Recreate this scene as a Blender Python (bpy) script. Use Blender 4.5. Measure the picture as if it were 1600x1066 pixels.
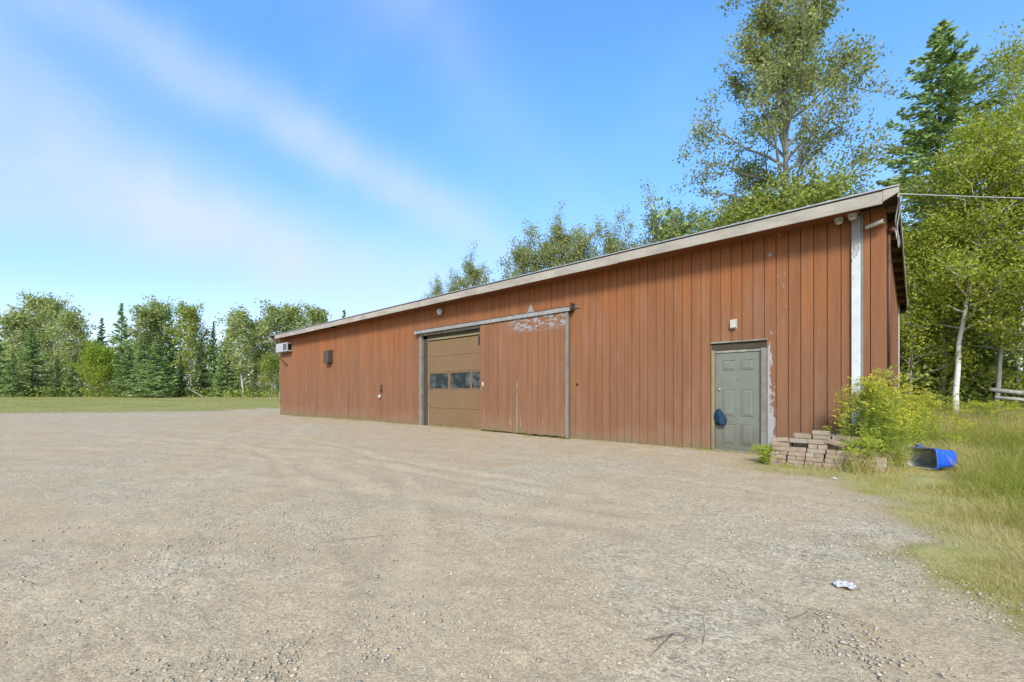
import bpy, math, random
import numpy as np
from mathutils import Vector, Matrix

for o in list(bpy.data.objects):
    bpy.data.objects.remove(o, do_unlink=True)
scn = bpy.context.scene
COL = scn.collection
RAD = math.radians

# ------------------------------------------------------------------ camera
F = 687.0                      # focal length in photo pixels (photo 1600 wide)
VX, HY = 60.0, 612.0           # vanishing point of the long wall, horizon row
NRM = math.hypot(VX - 800, F)
SN, CS = (800 - VX) / NRM, F / NRM
K = F * 2.03 / 155 * (1153 - VX)
CAMH = 1.257
_Zc = K / (1384 - VX); _Rc = (1384 - 800) / F * _Zc
CAMX = -(SN * _Rc - CS * _Zc)
CAMY = -(CS * _Rc + SN * _Zc)
cam_d = bpy.data.cameras.new('camera')
cam = bpy.data.objects.new('camera', cam_d)
COL.objects.link(cam)
cam.location = (CAMX, CAMY, CAMH)
cam.rotation_euler = (RAD(90), 0, math.asin(CS))
cam_d.sensor_width = 36.0
cam_d.lens = 36.0 * F / 1600
cam_d.shift_y = (HY - 533) / 1600
cam_d.clip_start = 0.05
cam_d.clip_end = 2000
scn.camera = cam

# ------------------------------------------------------------------ light
SUN_EL = RAD(37)
SUN_AZ = (0.55, -0.835)                      # horizontal direction towards the sun
SUN_STRENGTH, SUN_ANGLE = 1.8, 12.0
SKY_STRENGTH = 0.15
EXPOSURE = 1.45
_l = math.hypot(*SUN_AZ)
sdir = Vector((SUN_AZ[0] / _l * math.cos(SUN_EL), SUN_AZ[1] / _l * math.cos(SUN_EL), math.sin(SUN_EL)))
sd = bpy.data.lights.new('sun', 'SUN')
sd.energy = SUN_STRENGTH
sd.angle = RAD(SUN_ANGLE)
sd.color = (1.0, 0.955, 0.89)
sun = bpy.data.objects.new('sun', sd)
COL.objects.link(sun)
sun.rotation_euler = (-sdir).to_track_quat('-Z', 'Y').to_euler()
sun.location = (0, -20, 40)

scn.view_settings.view_transform = 'Standard'
scn.view_settings.look = 'None'
scn.view_settings.gamma = 1.0
scn.view_settings.exposure = EXPOSURE
scn.view_settings.use_curve_mapping = False
scn.render.engine = 'CYCLES'


def raydir(px, py):
    r, u = (px - 800) / F, (HY - py) / F
    return Vector((SN * r - CS, CS * r + SN, u)).normalized()


def setup_world():
    w = bpy.data.worlds.new('World')
    scn.world = w
    w.use_nodes = True
    nt = w.node_tree
    nt.nodes.clear()
    N, L = nt.nodes, nt.links
    out = N.new('ShaderNodeOutputWorld')
    bg = N.new('ShaderNodeBackground')
    sky = N.new('ShaderNodeTexSky')
    sky.sky_type = 'NISHITA'
    sky.sun_disc = False
    sky.sun_elevation = SUN_EL
    sky.sun_rotation = math.atan2(SUN_AZ[0], SUN_AZ[1])
    sky.air_density = 1.0
    sky.dust_density = 1.1
    sky.ozone_density = 3.0
    bg.inputs['Strength'].default_value = SKY_STRENGTH
    tc = N.new('ShaderNodeTexCoord')

    def mth(op, a, b=None, clamp=False):
        n = N.new('ShaderNodeMath'); n.operation = op; n.use_clamp = clamp
        for i, v in enumerate((a, b)):
            if v is None:
                continue
            if isinstance(v, (int, float)):
                n.inputs[i].default_value = v
            else:
                L.new(v, n.inputs[i])
        return n.outputs[0]

    def dot(vec_socket, v):
        n = N.new('ShaderNodeVectorMath'); n.operation = 'DOT_PRODUCT'
        L.new(vec_socket, n.inputs[0]); n.inputs[1].default_value = v
        return n.outputs['Value']

    # slow warp of the direction so that the cirrus bands bend and fray
    wn = N.new('ShaderNodeTexNoise'); wn.inputs['Scale'].default_value = 2.2; wn.inputs['Detail'].default_value = 4
    wn.inputs['Roughness'].default_value = 0.5
    L.new(tc.outputs['Generated'], wn.inputs['Vector'])
    sub = N.new('ShaderNodeVectorMath'); sub.operation = 'SUBTRACT'
    L.new(wn.outputs['Color'], sub.inputs[0]); sub.inputs[1].default_value = (.5, .5, .5)
    sc = N.new('ShaderNodeVectorMath'); sc.operation = 'SCALE'; sc.inputs['Scale'].default_value = 0.16
    L.new(sub.outputs[0], sc.inputs[0])
    add = N.new('ShaderNodeVectorMath'); add.operation = 'ADD'
    L.new(tc.outputs['Generated'], add.inputs[0]); L.new(sc.outputs[0], add.inputs[1])
    D = add.outputs[0]
    total = None
    bands = [((220, 50), (640, 310), 0.046, 0.60, 0.60, 0.30), ((0, 270), (600, 430), 0.085, 0.62, 0.75, 0.5),
             ((640, -20), (760, 140), 0.075, 0.22, 0.5, 0.2), ((-700, -300), (-100, 60), 0.08, 0.6, 0.8, 0.5)]
    for p, q, wd, amp, half, soft in bands:
        a, b = raydir(*p), raydir(*q)
        n = a.cross(b).normalized()
        mid = (a + b).normalized()
        dd = mth('DIVIDE', dot(D, n), wd)
        g = mth('POWER', 2.718, mth('MULTIPLY', mth('MULTIPLY', dd, dd), -1.0))
        t = (b - a).normalized()
        al = mth('DIVIDE', dot(D, t), half * 0.75)
        ga = mth('POWER', 2.718, mth('MULTIPLY', mth('MULTIPLY', mth('SUBTRACT', al, t.dot(mid) / (half * 0.75)),
                                                   mth('SUBTRACT', al, t.dot(mid) / (half * 0.75))), -1.0))
        v = mth('MULTIPLY', mth('MULTIPLY', g, ga), amp)
        total = v if total is None else mth('ADD', total, v)
    # thin veil all over, drawn out along the streaks
    mp = N.new('ShaderNodeMapping')
    mp.inputs['Rotation'].default_value = (0.3, 0.5, 0.9)
    mp.inputs['Scale'].default_value = (1.2, 3.4, 3.0)
    L.new(D, mp.inputs['Vector'])
    n2 = N.new('ShaderNodeTexNoise'); n2.inputs['Scale'].default_value = 1.5; n2.inputs['Detail'].default_value = 6
    L.new(mp.outputs[0], n2.inputs['Vector'])
    fr = N.new('ShaderNodeMapRange'); fr.inputs['From Min'].default_value = .3; fr.inputs['From Max'].default_value = .75
    fr.inputs['To Min'].default_value = .55; fr.inputs['To Max'].default_value = 1.25
    L.new(n2.outputs['Fac'], fr.inputs['Value'])
    veil = N.new('ShaderNodeMapRange'); veil.inputs['From Min'].default_value = .5; veil.inputs['From Max'].default_value = .9
    veil.inputs['To Max'].default_value = .16
    L.new(n2.outputs['Fac'], veil.inputs['Value'])
    cl = mth('ADD', mth('MULTIPLY', total, fr.outputs[0]), veil.outputs[0], clamp=True)
    mix = N.new('ShaderNodeMixRGB'); mix.inputs['Color2'].default_value = CLOUD_COL
    L.new(cl, mix.inputs['Fac'])
    hs = N.new('ShaderNodeHueSaturation'); hs.inputs['Saturation'].default_value = 1.10
    hs.inputs['Value'].default_value = 1.0
    L.new(sky.outputs[0], hs.inputs['Color'])
    # hazier, paler towards the horizon, clear azure above
    el = N.new('ShaderNodeMapRange'); el.inputs['From Min'].default_value = 0.0; el.inputs['From Max'].default_value = 0.55
    L.new(dot(tc.outputs['Generated'], (0, 0, 1)), el.inputs['Value'])
    grad = N.new('ShaderNodeMixRGB')
    grad.inputs['Color1'].default_value = (.71, .56, .62, 1); grad.inputs['Color2'].default_value = (.66, .88, .98, 1)
    L.new(el.outputs[0], grad.inputs['Fac'])
    tint = N.new('ShaderNodeMixRGB'); tint.blend_type = 'MULTIPLY'; tint.inputs[0].default_value = 1.0
    L.new(hs.outputs[0], tint.inputs[1]); L.new(grad.outputs[0], tint.inputs[2])
    L.new(tint.outputs[0], mix.inputs['Color1'])
    L.new(mix.outputs[0], bg.inputs['Color'])
    L.new(bg.outputs[0], out.inputs['Surface'])


CLOUD_COL = (1.85, 2.08, 2.7, 1)
setup_world()

# ------------------------------------------------------------------ pixel helpers


def xw(px, off=0.0):
    """x on the plane y = -off parallel to the long wall, seen at photo column px"""
    k = K * (-CAMY - off) / (-CAMY)
    Z = k / (px - VX)
    return CAMX + SN * (px - 800) / F * Z - CS * Z


def zw(px, py, off=0.0):
    k = K * (-CAMY - off) / (-CAMY)
    return CAMH + (HY - py) * (k / (px - VX)) / F


def at(px, Z):
    R = (px - 800) / F * Z
    return (CAMX + SN * R - CS * Z, CAMY + CS * R + SN * Z)


def sstep(a, b, v):
    t = np.clip((np.asarray(v, dtype=float) - a) / (b - a), 0, 1)
    return t * t * (3 - 2 * t)


def _hash(ix, iy, seed):
    n = (ix.astype(np.int64) * 374761393 + iy.astype(np.int64) * 668265263 + seed * 974634777) & 0x7fffffff
    n = ((n ^ (n >> 13)) * 1274126177) & 0x7fffffff
    n = (n ^ (n >> 16)) & 0xffff
    return n / 65535.0


def vnoise(x, y, seed=0):
    x = np.asarray(x, dtype=float); y = np.asarray(y, dtype=float)
    ix, iy = np.floor(x), np.floor(y)
    fx, fy = x - ix, y - iy
    fx, fy = fx * fx * (3 - 2 * fx), fy * fy * (3 - 2 * fy)
    a, b = _hash(ix, iy, seed), _hash(ix + 1, iy, seed)
    c, d = _hash(ix, iy + 1, seed), _hash(ix + 1, iy + 1, seed)
    return (a * (1 - fx) + b * fx) * (1 - fy) + (c * (1 - fx) + d * fx) * fy


def fbm(x, y, seed=0, octv=4):
    s, a, t = 0.0, 0.5, 0.0
    for i in range(octv):
        s = s + a * vnoise(np.asarray(x) * 2 ** i, np.asarray(y) * 2 ** i, seed + i * 17)
        t += a
        a *= 0.5
    return s / t


def camZR(x, y):
    dx, dy = np.asarray(x) - CAMX, np.asarray(y) - CAMY
    return dx * -CS + dy * SN, dx * SN + dy * CS


def ground_z(x, y):
    Z, R = camZR(x, y)
    x = np.asarray(x, dtype=float); y = np.asarray(y, dtype=float)
    far = 0.55 * sstep(28, 72, np.hypot(Z, R) * 0.5 + Z * 0.5)
    back = 0.42 * sstep(3.0, 11.0, y) * sstep(-4, 2, x)
    dip = -0.11 * np.exp(-(((x + 27) / 7) ** 2 + (y / 9) ** 2))
    mound = 0.05 * np.exp(-(((x - 0.6) / 2.5) ** 2 + ((y + 0.8) / 1.6) ** 2))
    return far + back + dip + mound


# gravel yard outline (world polygon); everything else is grass
def pxg(px, py):
    Z = CAMH * F / (py - HY)
    return at(px, Z)


_edge_right = [pxg(*p) for p in ((1195, 733), (1260, 742), (1330, 757), (1372, 790), (1420, 812), (1455, 838),
                                 (1430, 862), (1470, 905), (1560, 950), (1640, 1000), (1800, 1070))]
_yard = [(-1.5, 0.3)] + _edge_right + [(3.2, -12.5), (4.5, -30), (-30, -45), (-62, -32)] + \
        [at(-700, 19), at(-300, 24.5), at(0, 25.5), at(150, 26.5), at(330, 29), at(410, 33), (-32.5, 5.0), (-29.5, 6.5), (-28, 2.0), (-26, 0.3)]
_yard = np.array(_yard)


def yard_dist(x, y):
    """signed distance to the yard outline, positive inside"""
    x = np.asarray(x, dtype=float).ravel(); y = np.asarray(y, dtype=float).ravel()
    best = np.full(x.shape, 1e9)
    inside = np.zeros(x.shape, dtype=bool)
    n = len(_yard)
    for i in range(n):
        ax, ay = _yard[i]; bx, by = _yard[(i + 1) % n]
        dx, dy = bx - ax, by - ay
        t = np.clip(((x - ax) * dx + (y - ay) * dy) / (dx * dx + dy * dy + 1e-9), 0, 1)
        best = np.minimum(best, np.hypot(x - ax - t * dx, y - ay - t * dy))
        c = ((ay > y) != (by > y)) & (x < (bx - ax) * (y - ay) / (by - ay + 1e-12) + ax)
        inside ^= c
    return np.where(inside, best, -best)


# ------------------------------------------------------------------ node materials
MATS = {}


class NT:
    def __init__(self, name):
        self.m = bpy.data.materials.new(name)
        self.m.use_nodes = True
        self.t = self.m.node_tree
        self.t.nodes.clear()
        self.out = self.t.nodes.new('ShaderNodeOutputMaterial')
        self.p = self.t.nodes.new('ShaderNodeBsdfPrincipled')
        self.t.links.new(self.p.outputs[0], self.out.inputs[0])
        self._geo = self._obj = None

    def n(self, kind, **kw):
        nd = self.t.nodes.new('ShaderNode' + kind)
        for k, v in kw.items():
            setattr(nd, k, v)
        return nd

    def l(self, a, b):
        self.t.links.new(a, b)

    def set(self, sock, v):
        if isinstance(v, (int, float)):
            sock.default_value = v
        elif isinstance(v, (tuple, list)):
            sock.default_value = tuple(v) + (1,) if len(v) == 3 and len(sock.default_value) == 4 else v
        else:
            self.l(v, sock)

    def pos(self):
        if not self._geo:
            self._geo = self.n('NewGeometry')
        return self._geo.outputs['Position']

    def objrand(self):
        if not self._obj:
            self._obj = self.n('ObjectInfo')
        return self._obj.outputs['Random']

    def noise(self, scale, detail=3, rough=.55, stretch=None, vec=None, dist=0.0):
        v = vec or self.pos()
        if stretch:
            mp = self.n('Mapping'); mp.inputs['Scale'].default_value = stretch
            self.l(v, mp.inputs['Vector']); v = mp.outputs[0]
        nd = self.n('TexNoise')
        nd.inputs['Scale'].default_value = scale; nd.inputs['Detail'].default_value = detail
        nd.inputs['Roughness'].default_value = rough; nd.inputs['Distortion'].default_value = dist
        self.l(v, nd.inputs['Vector'])
        return nd.outputs['Fac']

    def vor(self, scale, out='Color', feature='F1', vec=None, rnd=1.0):
        nd = self.n('TexVoronoi'); nd.feature = feature
        nd.inputs['Scale'].default_value = scale; nd.inputs['Randomness'].default_value = rnd
        self.l(vec or self.pos(), nd.inputs['Vector'])
        return nd.outputs[out]

    def rng(self, v, a, b, c=0.0, d=1.0):
        nd = self.n('MapRange')
        self.l(v, nd.inputs['Value'])
        for k, x in zip(('From Min', 'From Max', 'To Min', 'To Max'), (a, b, c, d)):
            nd.inputs[k].default_value = x
        return nd.outputs[0]

    def math(self, op, a, b=0.0, clamp=False):
        nd = self.n('Math', operation=op, use_clamp=clamp)
        self.set(nd.inputs[0], a); self.set(nd.inputs[1], b)
        return nd.outputs[0]

    def mix(self, fac, a, b, mode='MIX'):
        nd = self.n('MixRGB', blend_type=mode)
        self.set(nd.inputs[0], fac); self.set(nd.inputs[1], a); self.set(nd.inputs[2], b)
        return nd.outputs[0]

    def ramp(self, v, stops):
        nd = self.n('ValToRGB')
        cr = nd.color_ramp
        while len(cr.elements) < len(stops):
            cr.elements.new(.5)
        for e, (p, c) in zip(cr.elements, stops):
            e.position = p; e.color = tuple(c) + (1,)
        self.l(v, nd.inputs[0])
        return nd.outputs[0]

    def attr(self, name):
        nd = self.n('Attribute', attribute_name=name)
        return nd.outputs['Fac']

    def sep(self):
        nd = self.n('SeparateXYZ'); self.l(self.pos(), nd.inputs[0])
        return nd.outputs

    def bump(self, h, strength=.4, dist=.01):
        nd = self.n('Bump'); nd.inputs['Strength'].default_value = strength; nd.inputs['Distance'].default_value = dist
        self.l(h, nd.inputs['Height'])
        self.l(nd.outputs[0], self.p.inputs['Normal'])

    def base(self, c, rough=.8, spec=.3, metal=0.0):
        self.set(self.p.inputs['Base Color'], c)
        self.set(self.p.inputs['Roughness'], rough)
        self.p.inputs['Specular IOR Level'].default_value = spec
        self.p.inputs['Metallic'].default_value = metal
        return self.m


def mat_simple(name, c, rough=.6, spec=.4, metal=0.0, var=.15, scale=14):
    t = NT(name)
    n = t.noise(scale, 4)
    dark = tuple(x * (1 - var) for x in c); lite = tuple(min(1, x * (1 + var)) for x in c)
    MATS[name] = t.base(t.mix(t.rng(n, .3, .7), dark, lite), rough, spec, metal)


def mat_wood(name, c1, c2, grain=(30, 30, 1.2), paint=None, paint_lo=.45, paint_hi=.6, rough=.85):
    """weathered timber; optional remains of paint"""
    t = NT(name)
    g = t.noise(3, 5, .65, stretch=grain)
    b = t.noise(1.6, 5, .65, stretch=(.6, 1, 1.6))
    c = t.mix(t.rng(g, .32, .7), c1, c2)
    c = t.mix(t.rng(b, .42, .66, 0, .6), c, tuple(x * .55 for x in c1))
    c = t.mix(t.rng(t.objrand(), 0, 1, 0, .25), c, tuple(x * .7 for x in c2))
    if paint:
        pm = t.noise(5, 6, .68, stretch=(1, 1, .35))
        c = t.mix(t.rng(pm, paint_lo, paint_hi), c, paint)
    t.bump(g, .5, .004)
    MATS[name] = t.base(c, rough, .2)


def mat_siding(name, door=False):
    """brown stained plywood siding: sheltered top keeps its orange stain, the rest is faded"""
    t = NT(name)
    P = t.sep()
    big = t.noise(.35, 3)
    z = t.math('ADD', P['Z'], t.rng(big, .3, .7, -.9, .9))
    streak = t.noise(2.0, 4, .6, stretch=(5.5, 5.5, .22))
    faded, strong, mid = (.186, .090, .044), (.278, .090, .024), (.210, .090, .037)
    c = t.mix(t.rng(z, .2, 2.4), faded, mid)
    c = t.mix(t.rng(z, 2.2, 4.2), c, strong)
    if door:
        c = t.mix(.55, c, (0.200, 0.104, 0.054))
    c = t.mix(t.rng(streak, .36, .68, 0, .62), c, (.118, .056, .027))
    fine = t.noise(3.0, 4, .7, stretch=(34, 34, 1.1))
    c = t.mix(t.rng(fine, .40, .72, 0, .38), c, (0.275, 0.144, 0.076))
    c = t.mix(t.rng(t.objrand(), 0, 1, 0, .34), c, (0.140, 0.058, 0.026))
    # splash-back dirt low on the wall
    low = t.math('ADD', P['Z'], t.rng(t.noise(1.7, 4), .3, .7, -.3, .3))
    c = t.mix(t.rng(low, .55, -.05, 0, .5), c, (0.221, 0.140, 0.081))
    algae = t.math('ADD', P['Z'], t.rng(t.noise(2.6, 5, .7), .3, .7, -.14, .14))
    c = t.mix(t.rng(algae, .20, .0, 0, .55), c, (.125, .115, .06))
    bleach = t.noise(1.1, 5, .65, stretch=(2.6, 2.6, .5))
    c = t.mix(t.rng(bleach, .52, .74, 0, .40), c, (.225, .142, .098))
    # chips of grey primer where the stain has flaked off
    chip = t.noise(3.3, 7, .75, stretch=(3.0, 3.0, .9))
    chip_m = t.rng(chip, .705, .73)
    if door:
        x0 = xw(790, .12)
        sel = t.math('MULTIPLY', t.rng(P['Z'], 2.95, 3.12), t.rng(P['X'], x0, x0 + .5))
        grid = t.noise(4, 5, .7, stretch=(1.6, 1, 4.0))
        patch = t.math('MULTIPLY', sel, t.rng(grid, .485, .53))
        c = t.mix(patch, c, (.235, .235, .225))
        lowp = t.math('MULTIPLY', t.rng(P['Z'], 1.1, .5), t.rng(t.noise(3.6, 6, .75, stretch=(4, 4, .6)), .60, .66))
        c = t.mix(lowp, c, (0.335, 0.225, 0.144))
    else:
        xd = xw(1200)
        side = t.math('ADD', t.rng(P['X'], xd, xd + .20, .30, -.12), t.rng(P['Z'], 2.3, .1, -.16, .10))
        side = t.math('MULTIPLY', side, t.rng(P['Z'], 2.30, 2.15))
        pn = t.math('ADD', t.noise(9, 6, .7, stretch=(1, 1, .4)), side)
        pf = t.math('MULTIPLY', t.rng(pn, .60, .63), t.rng(P['X'], xd + .32, xd + .30))
        pf = t.math('MULTIPLY', pf, t.rng(P['X'], xd - .01, xd))
        c = t.mix(pf, c, (.27, .265, .245))
    c = t.mix(chip_m, c, (0.367, 0.261, 0.173))
    t.bump(t.math('ADD', fine, t.math('MULTIPLY', chip_m, -.6)), .45, .004)
    MATS[name] = t.base(c, .86, .18)


def mat_leaf(name, stops, trans=.35, rough=.5, tcol=None):
    t = NT(name)
    c = t.ramp(t.attr('tone'), stops)
    c = t.mix(t.rng(t.objrand(), 0, 1, 0, .16), c, tuple(x * .6 for x in stops[0][1]))
    t.base(c, rough, .28)
    tr = t.n('BsdfTranslucent')
    tc = t.mix(1.0, c, (1.25, 1.25, .75), 'MULTIPLY')
    t.l(tc, tr.inputs['Color'])
    mx = t.n('MixShader'); mx.inputs[0].default_value = trans
    t.l(t.p.outputs[0], mx.inputs[1]); t.l(tr.outputs[0], mx.inputs[2])
    t.l(mx.outputs[0], t.out.inputs[0])
    MATS[name] = t.m


def mat_gravel():
    t = NT('gravel')
    pos = t.pos()
    big = t.noise(.16, 4, .6, dist=.6)
    med = t.noise(.75, 5, .62, stretch=(1, 1, 1), dist=.8)
    pat = t.math('ADD', t.math('MULTIPLY', big, .55), t.math('MULTIPLY', med, .45))
    grey = t.rng(pat, .47, .60)
    sand = t.mix(t.rng(t.noise(2.4, 4), .35, .7), (0.351, 0.259, 0.152), (0.403, 0.303, 0.182))
    sand = t.mix(t.rng(t.noise(.55, 3), .56, .74, 0, .5), sand, (0.349, 0.233, 0.133))
    stone = t.mix(t.rng(t.noise(3.0, 3), .3, .7), (0.332, 0.268, 0.176), (0.403, 0.326, 0.216))
    c = t.mix(grey, sand, stone)
    v1 = t.vor(46); v2 = t.vor(105); v3 = t.vor(19)
    tint = t.n('RGBToBW'); t.l(v1, tint.inputs[0])
    tint2 = t.n('RGBToBW'); t.l(v2, tint2.inputs[0])
    tint3 = t.n('RGBToBW'); t.l(v3, tint3.inputs[0])
    amp = t.rng(grey, 0, 1, .35, 1.0)
    d1 = t.math('MULTIPLY', t.rng(tint.outputs[0], .15, .85, -.28, .28), amp)
    d2 = t.rng(tint2.outputs[0], .15, .85, -.22, .22)
    d3 = t.math('MULTIPLY', t.rng(tint3.outputs[0], .76, .86, 0, -.22), amp)
    k = t.math('ADD', t.math('ADD', t.math('ADD', d1, d2), d3), 1.0)
    c = t.mix(1.0, c, t.n('CombineXYZ').outputs[0], 'MIX') if False else c
    cc = t.n('CombineXYZ')
    for i in range(3):
        t.l(k, cc.inputs[i])
    c = t.mix(1.0, c, cc.outputs[0], 'MULTIPLY')
    # tyre paths: bare sandy bands with crumbs between, curving towards the sliding door
    tr = t.rng(t.attr('track'), .0, 1.0, 0, .4)
    c = t.mix(tr, c, (0.413, 0.314, 0.192))
    # bits of straw, moss and soil
    c = t.mix(t.rng(t.noise(1.3, 7, .75), .64, .70, 0, .55), c, (0.260, 0.193, 0.099))
    c = t.mix(t.rng(t.noise(6.5, 4, .7), .70, .74, 0, .6), c, (0.184, 0.133, 0.076))
    c = t.mix(t.rng(t.attr('edge'), 0, 1, 0, .85), c, (0.286, 0.217, 0.096))
    f1 = t.vor(46, 'Distance'); f2 = t.vor(105, 'Distance')
    h = t.math('ADD', t.math('MULTIPLY', t.math('MULTIPLY', f1, -1.0), amp), t.math('MULTIPLY', f2, -.45))
    h = t.math('ADD', h, t.math('MULTIPLY', t.noise(9, 5), 1.2))
    t.bump(h, .38, .012)
    MATS['gravel'] = t.base(c, .95, .12)


def mat_lawn():
    t = NT('lawn')
    a = t.noise(.22, 4, .6); b = t.noise(1.8, 5, .65); f = t.noise(22, 4, .7)
    c = t.mix(t.rng(a, .35, .68), (0.207, 0.198, 0.056), (0.270, 0.226, 0.085))
    c = t.mix(t.rng(b, .42, .7, 0, .5), c, (0.144, 0.152, 0.036))
    c = t.mix(t.rng(f, .45, .75, 0, .55), c, (0.270, 0.218, 0.098))
    c = t.mix(t.rng(t.attr('edge'), 0, 1, 0, .85), c, (0.259, 0.218, 0.112))
    P = t.sep()
    dry = t.math('MULTIPLY', t.rng(P['X'], -9, -2), t.rng(t.noise(.8, 4, .6), .34, .62, .35, 1.0))
    c = t.mix(dry, c, t.mix(t.rng(f, .35, .7), (.26, .235, .075), (.37, .31, .135)))
    t.bump(f, .25, .008)
    MATS['lawn'] = t.base(c, .95, .1)


def mat_bark(name, c1, c2, birch=False):
    t = NT(name)
    if birch:
        n = t.noise(5, 5, .7, stretch=(1, 1, 4.5))
        c = t.mix(t.rng(n, .58, .68), (.62, .59, .53), (.10, .085, .07))
        c = t.mix(t.rng(t.noise(2, 3), .4, .7, 0, .5), c, (.42, .38, .32))
    else:
        n = t.noise(7, 5, .7, stretch=(2.2, 2.2, .5))
        c = t.mix(t.rng(n, .3, .7), c1, c2)
    t.bump(n, .6, .02)
    MATS[name] = t.base(c, .9, .15)


mat_siding('siding')
mat_siding('door_siding', True)
mat_wood('fascia_wood', (0.265, 0.230, 0.178), (0.410, 0.364, 0.293), grain=(1.2, 30, 26))
mat_wood('frame_wood', (0.142, 0.135, 0.106), (0.243, 0.231, 0.185), paint=(0.248, 0.239, 0.185), paint_lo=.5, paint_hi=.56)
mat_wood('jamb_wood', (0.132, 0.127, 0.101), (0.232, 0.219, 0.173), paint=(0.174, 0.176, 0.143), paint_lo=.5, paint_hi=.56)
mat_wood('dark_wood', (0.032, 0.025, 0.016), (0.079, 0.061, 0.041), grain=(1.5, 30, 26))
mat_wood('lookout_wood', (0.158, 0.102, 0.051), (0.254, 0.172, 0.092), grain=(2, 20, 20))
mat_wood('yellow_wood', (0.185, 0.147, 0.078), (0.274, 0.229, 0.134))
mat_wood('soffit_paint', (0.198, 0.076, 0.029), (0.264, 0.101, 0.037), grain=(1.2, 14, 14), paint=(0.175, 0.065, 0.024), paint_lo=.40, paint_hi=.60)


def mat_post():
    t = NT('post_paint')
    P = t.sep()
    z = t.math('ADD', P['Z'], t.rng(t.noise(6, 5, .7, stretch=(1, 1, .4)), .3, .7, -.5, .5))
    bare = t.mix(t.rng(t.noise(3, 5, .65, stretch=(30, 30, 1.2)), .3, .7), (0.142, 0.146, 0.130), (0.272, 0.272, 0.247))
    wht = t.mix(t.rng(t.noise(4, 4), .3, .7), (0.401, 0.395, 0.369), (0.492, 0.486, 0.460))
    m = t.rng(z, 3.62, 3.78)  # grey top is partly eave shade put into the colour, partly bare wood
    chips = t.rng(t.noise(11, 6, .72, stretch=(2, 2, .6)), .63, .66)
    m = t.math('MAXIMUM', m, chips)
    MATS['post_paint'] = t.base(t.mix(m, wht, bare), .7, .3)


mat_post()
mat_gravel()
mat_lawn()
mat_simple('backing', (.030, .016, .011), .95, .05)
mat_simple('interior_dark', (0.016, 0.015, 0.014), .9, .1)
mat_simple('overhead_panel', (0.158, 0.096, 0.041), .62, .35, var=.06, scale=2.2)
mat_simple('overhead_seal', (0.227, 0.195, 0.135), .7, .3)
mat_simple('white_plastic', (0.400, 0.395, 0.368), .45, .45, var=.05)
mat_simple('ivory_plastic', (0.379, 0.352, 0.292), .5, .45, var=.07)
mat_simple('lens_black', (0.007, 0.007, 0.007), .12, .6, var=.02)
mat_simple('black_metal', (0.012, 0.011, 0.010), .5, .5)
mat_simple('rust_brown', (0.057, 0.034, 0.020), .7, .35, var=.4, scale=20)
mat_simple('brown_pipe', (0.108, 0.054, 0.033), .6, .35)
mat_simple('vent_brown', (0.062, 0.039, 0.025), .6, .4, var=.3)
mat_simple('galv', (0.271, 0.271, 0.254), .45, .5, metal=.5)
mat_simple('track_paint', (0.254, 0.246, 0.216), .6, .4, metal=.2, var=.25, scale=8)
mat_simple('roof_metal', (0.314, 0.314, 0.303), .4, .5, metal=.4)
mat_simple('cable_grey', (0.298, 0.292, 0.260), .6, .4)
mat_simple('cable_black', (0.027, 0.027, 0.025), .6, .4)
mat_simple('ac_grey', (0.358, 0.358, 0.341), .5, .4)
mat_simple('blue_tub', (.012, .085, .58), .4, .4, var=.4, scale=9)
mat_simple('tub_inside', (.34, .36, .33), .5, .35, var=.5, scale=9)  # light put into the colour: pale lining makes the tub's inside look lit
mat_simple('blue_rag', (.012, .030, .058), .75, .2, var=.7, scale=34)
mat_simple('paper', (0.422, 0.389, 0.368), .8, .2, var=.1)
mat_simple('hatch_grey', (0.184, 0.179, 0.157), .7, .3)
mat_simple('twig', (.16, .12, .085), .85, .15, var=.35, scale=30)
mat_simple('weed_stem', (.16, .17, .05), .8, .2)
mat_simple('concrete', (0.200, 0.189, 0.168), .9, .2)


def mat_door():
    t = NT('door_paint')
    P = t.sep()
    z = t.math('ADD', P['Z'], t.rng(t.noise(3, 5), .3, .7, -.28, .28))
    c = t.mix(t.rng(t.noise(4, 4), .3, .7), (0.131, 0.135, 0.101), (0.149, 0.152, 0.117))
    c = t.mix(t.rng(z, .75, .1, 0, .75), c, (0.108, 0.096, 0.065))
    c = t.mix(t.rng(t.noise(2.2, 6, .7, stretch=(3, 3, .6)), .56, .7, 0, .4), c, (0.097, 0.092, 0.065))
    MATS['door_paint'] = t.base(c, .5, .35)


mat_door()


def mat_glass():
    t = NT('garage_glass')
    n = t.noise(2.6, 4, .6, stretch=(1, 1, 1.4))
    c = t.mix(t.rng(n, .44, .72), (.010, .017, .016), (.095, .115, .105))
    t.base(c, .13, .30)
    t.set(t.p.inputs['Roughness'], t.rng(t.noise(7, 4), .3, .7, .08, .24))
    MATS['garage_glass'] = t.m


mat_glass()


def mat_brick():
    t = NT('paver')
    c = t.ramp(t.objrand(), [(0, (0.231, 0.160, 0.108)), (.35, (0.276, 0.196, 0.131)), (.6, (0.247, 0.193, 0.135)), (.8, (0.285, 0.241, 0.172)), (1, (0.221, 0.143, 0.095))])
    n = t.noise(9, 6, .7)
    c = t.mix(t.rng(n, .45, .75, 0, .55), c, (0.415, 0.355, 0.255))
    c = t.mix(t.rng(t.noise(40, 4), .5, .8, 0, .5), c, (0.177, 0.128, 0.085))
    c = t.mix(t.rng(t.noise(3.2, 4), .6, .72, 0, .5), c, (0.208, 0.212, 0.085))
    t.bump(t.noise(60, 5), .5, .004)
    MATS['paver'] = t.base(c, .92, .15)


mat_brick()


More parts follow.
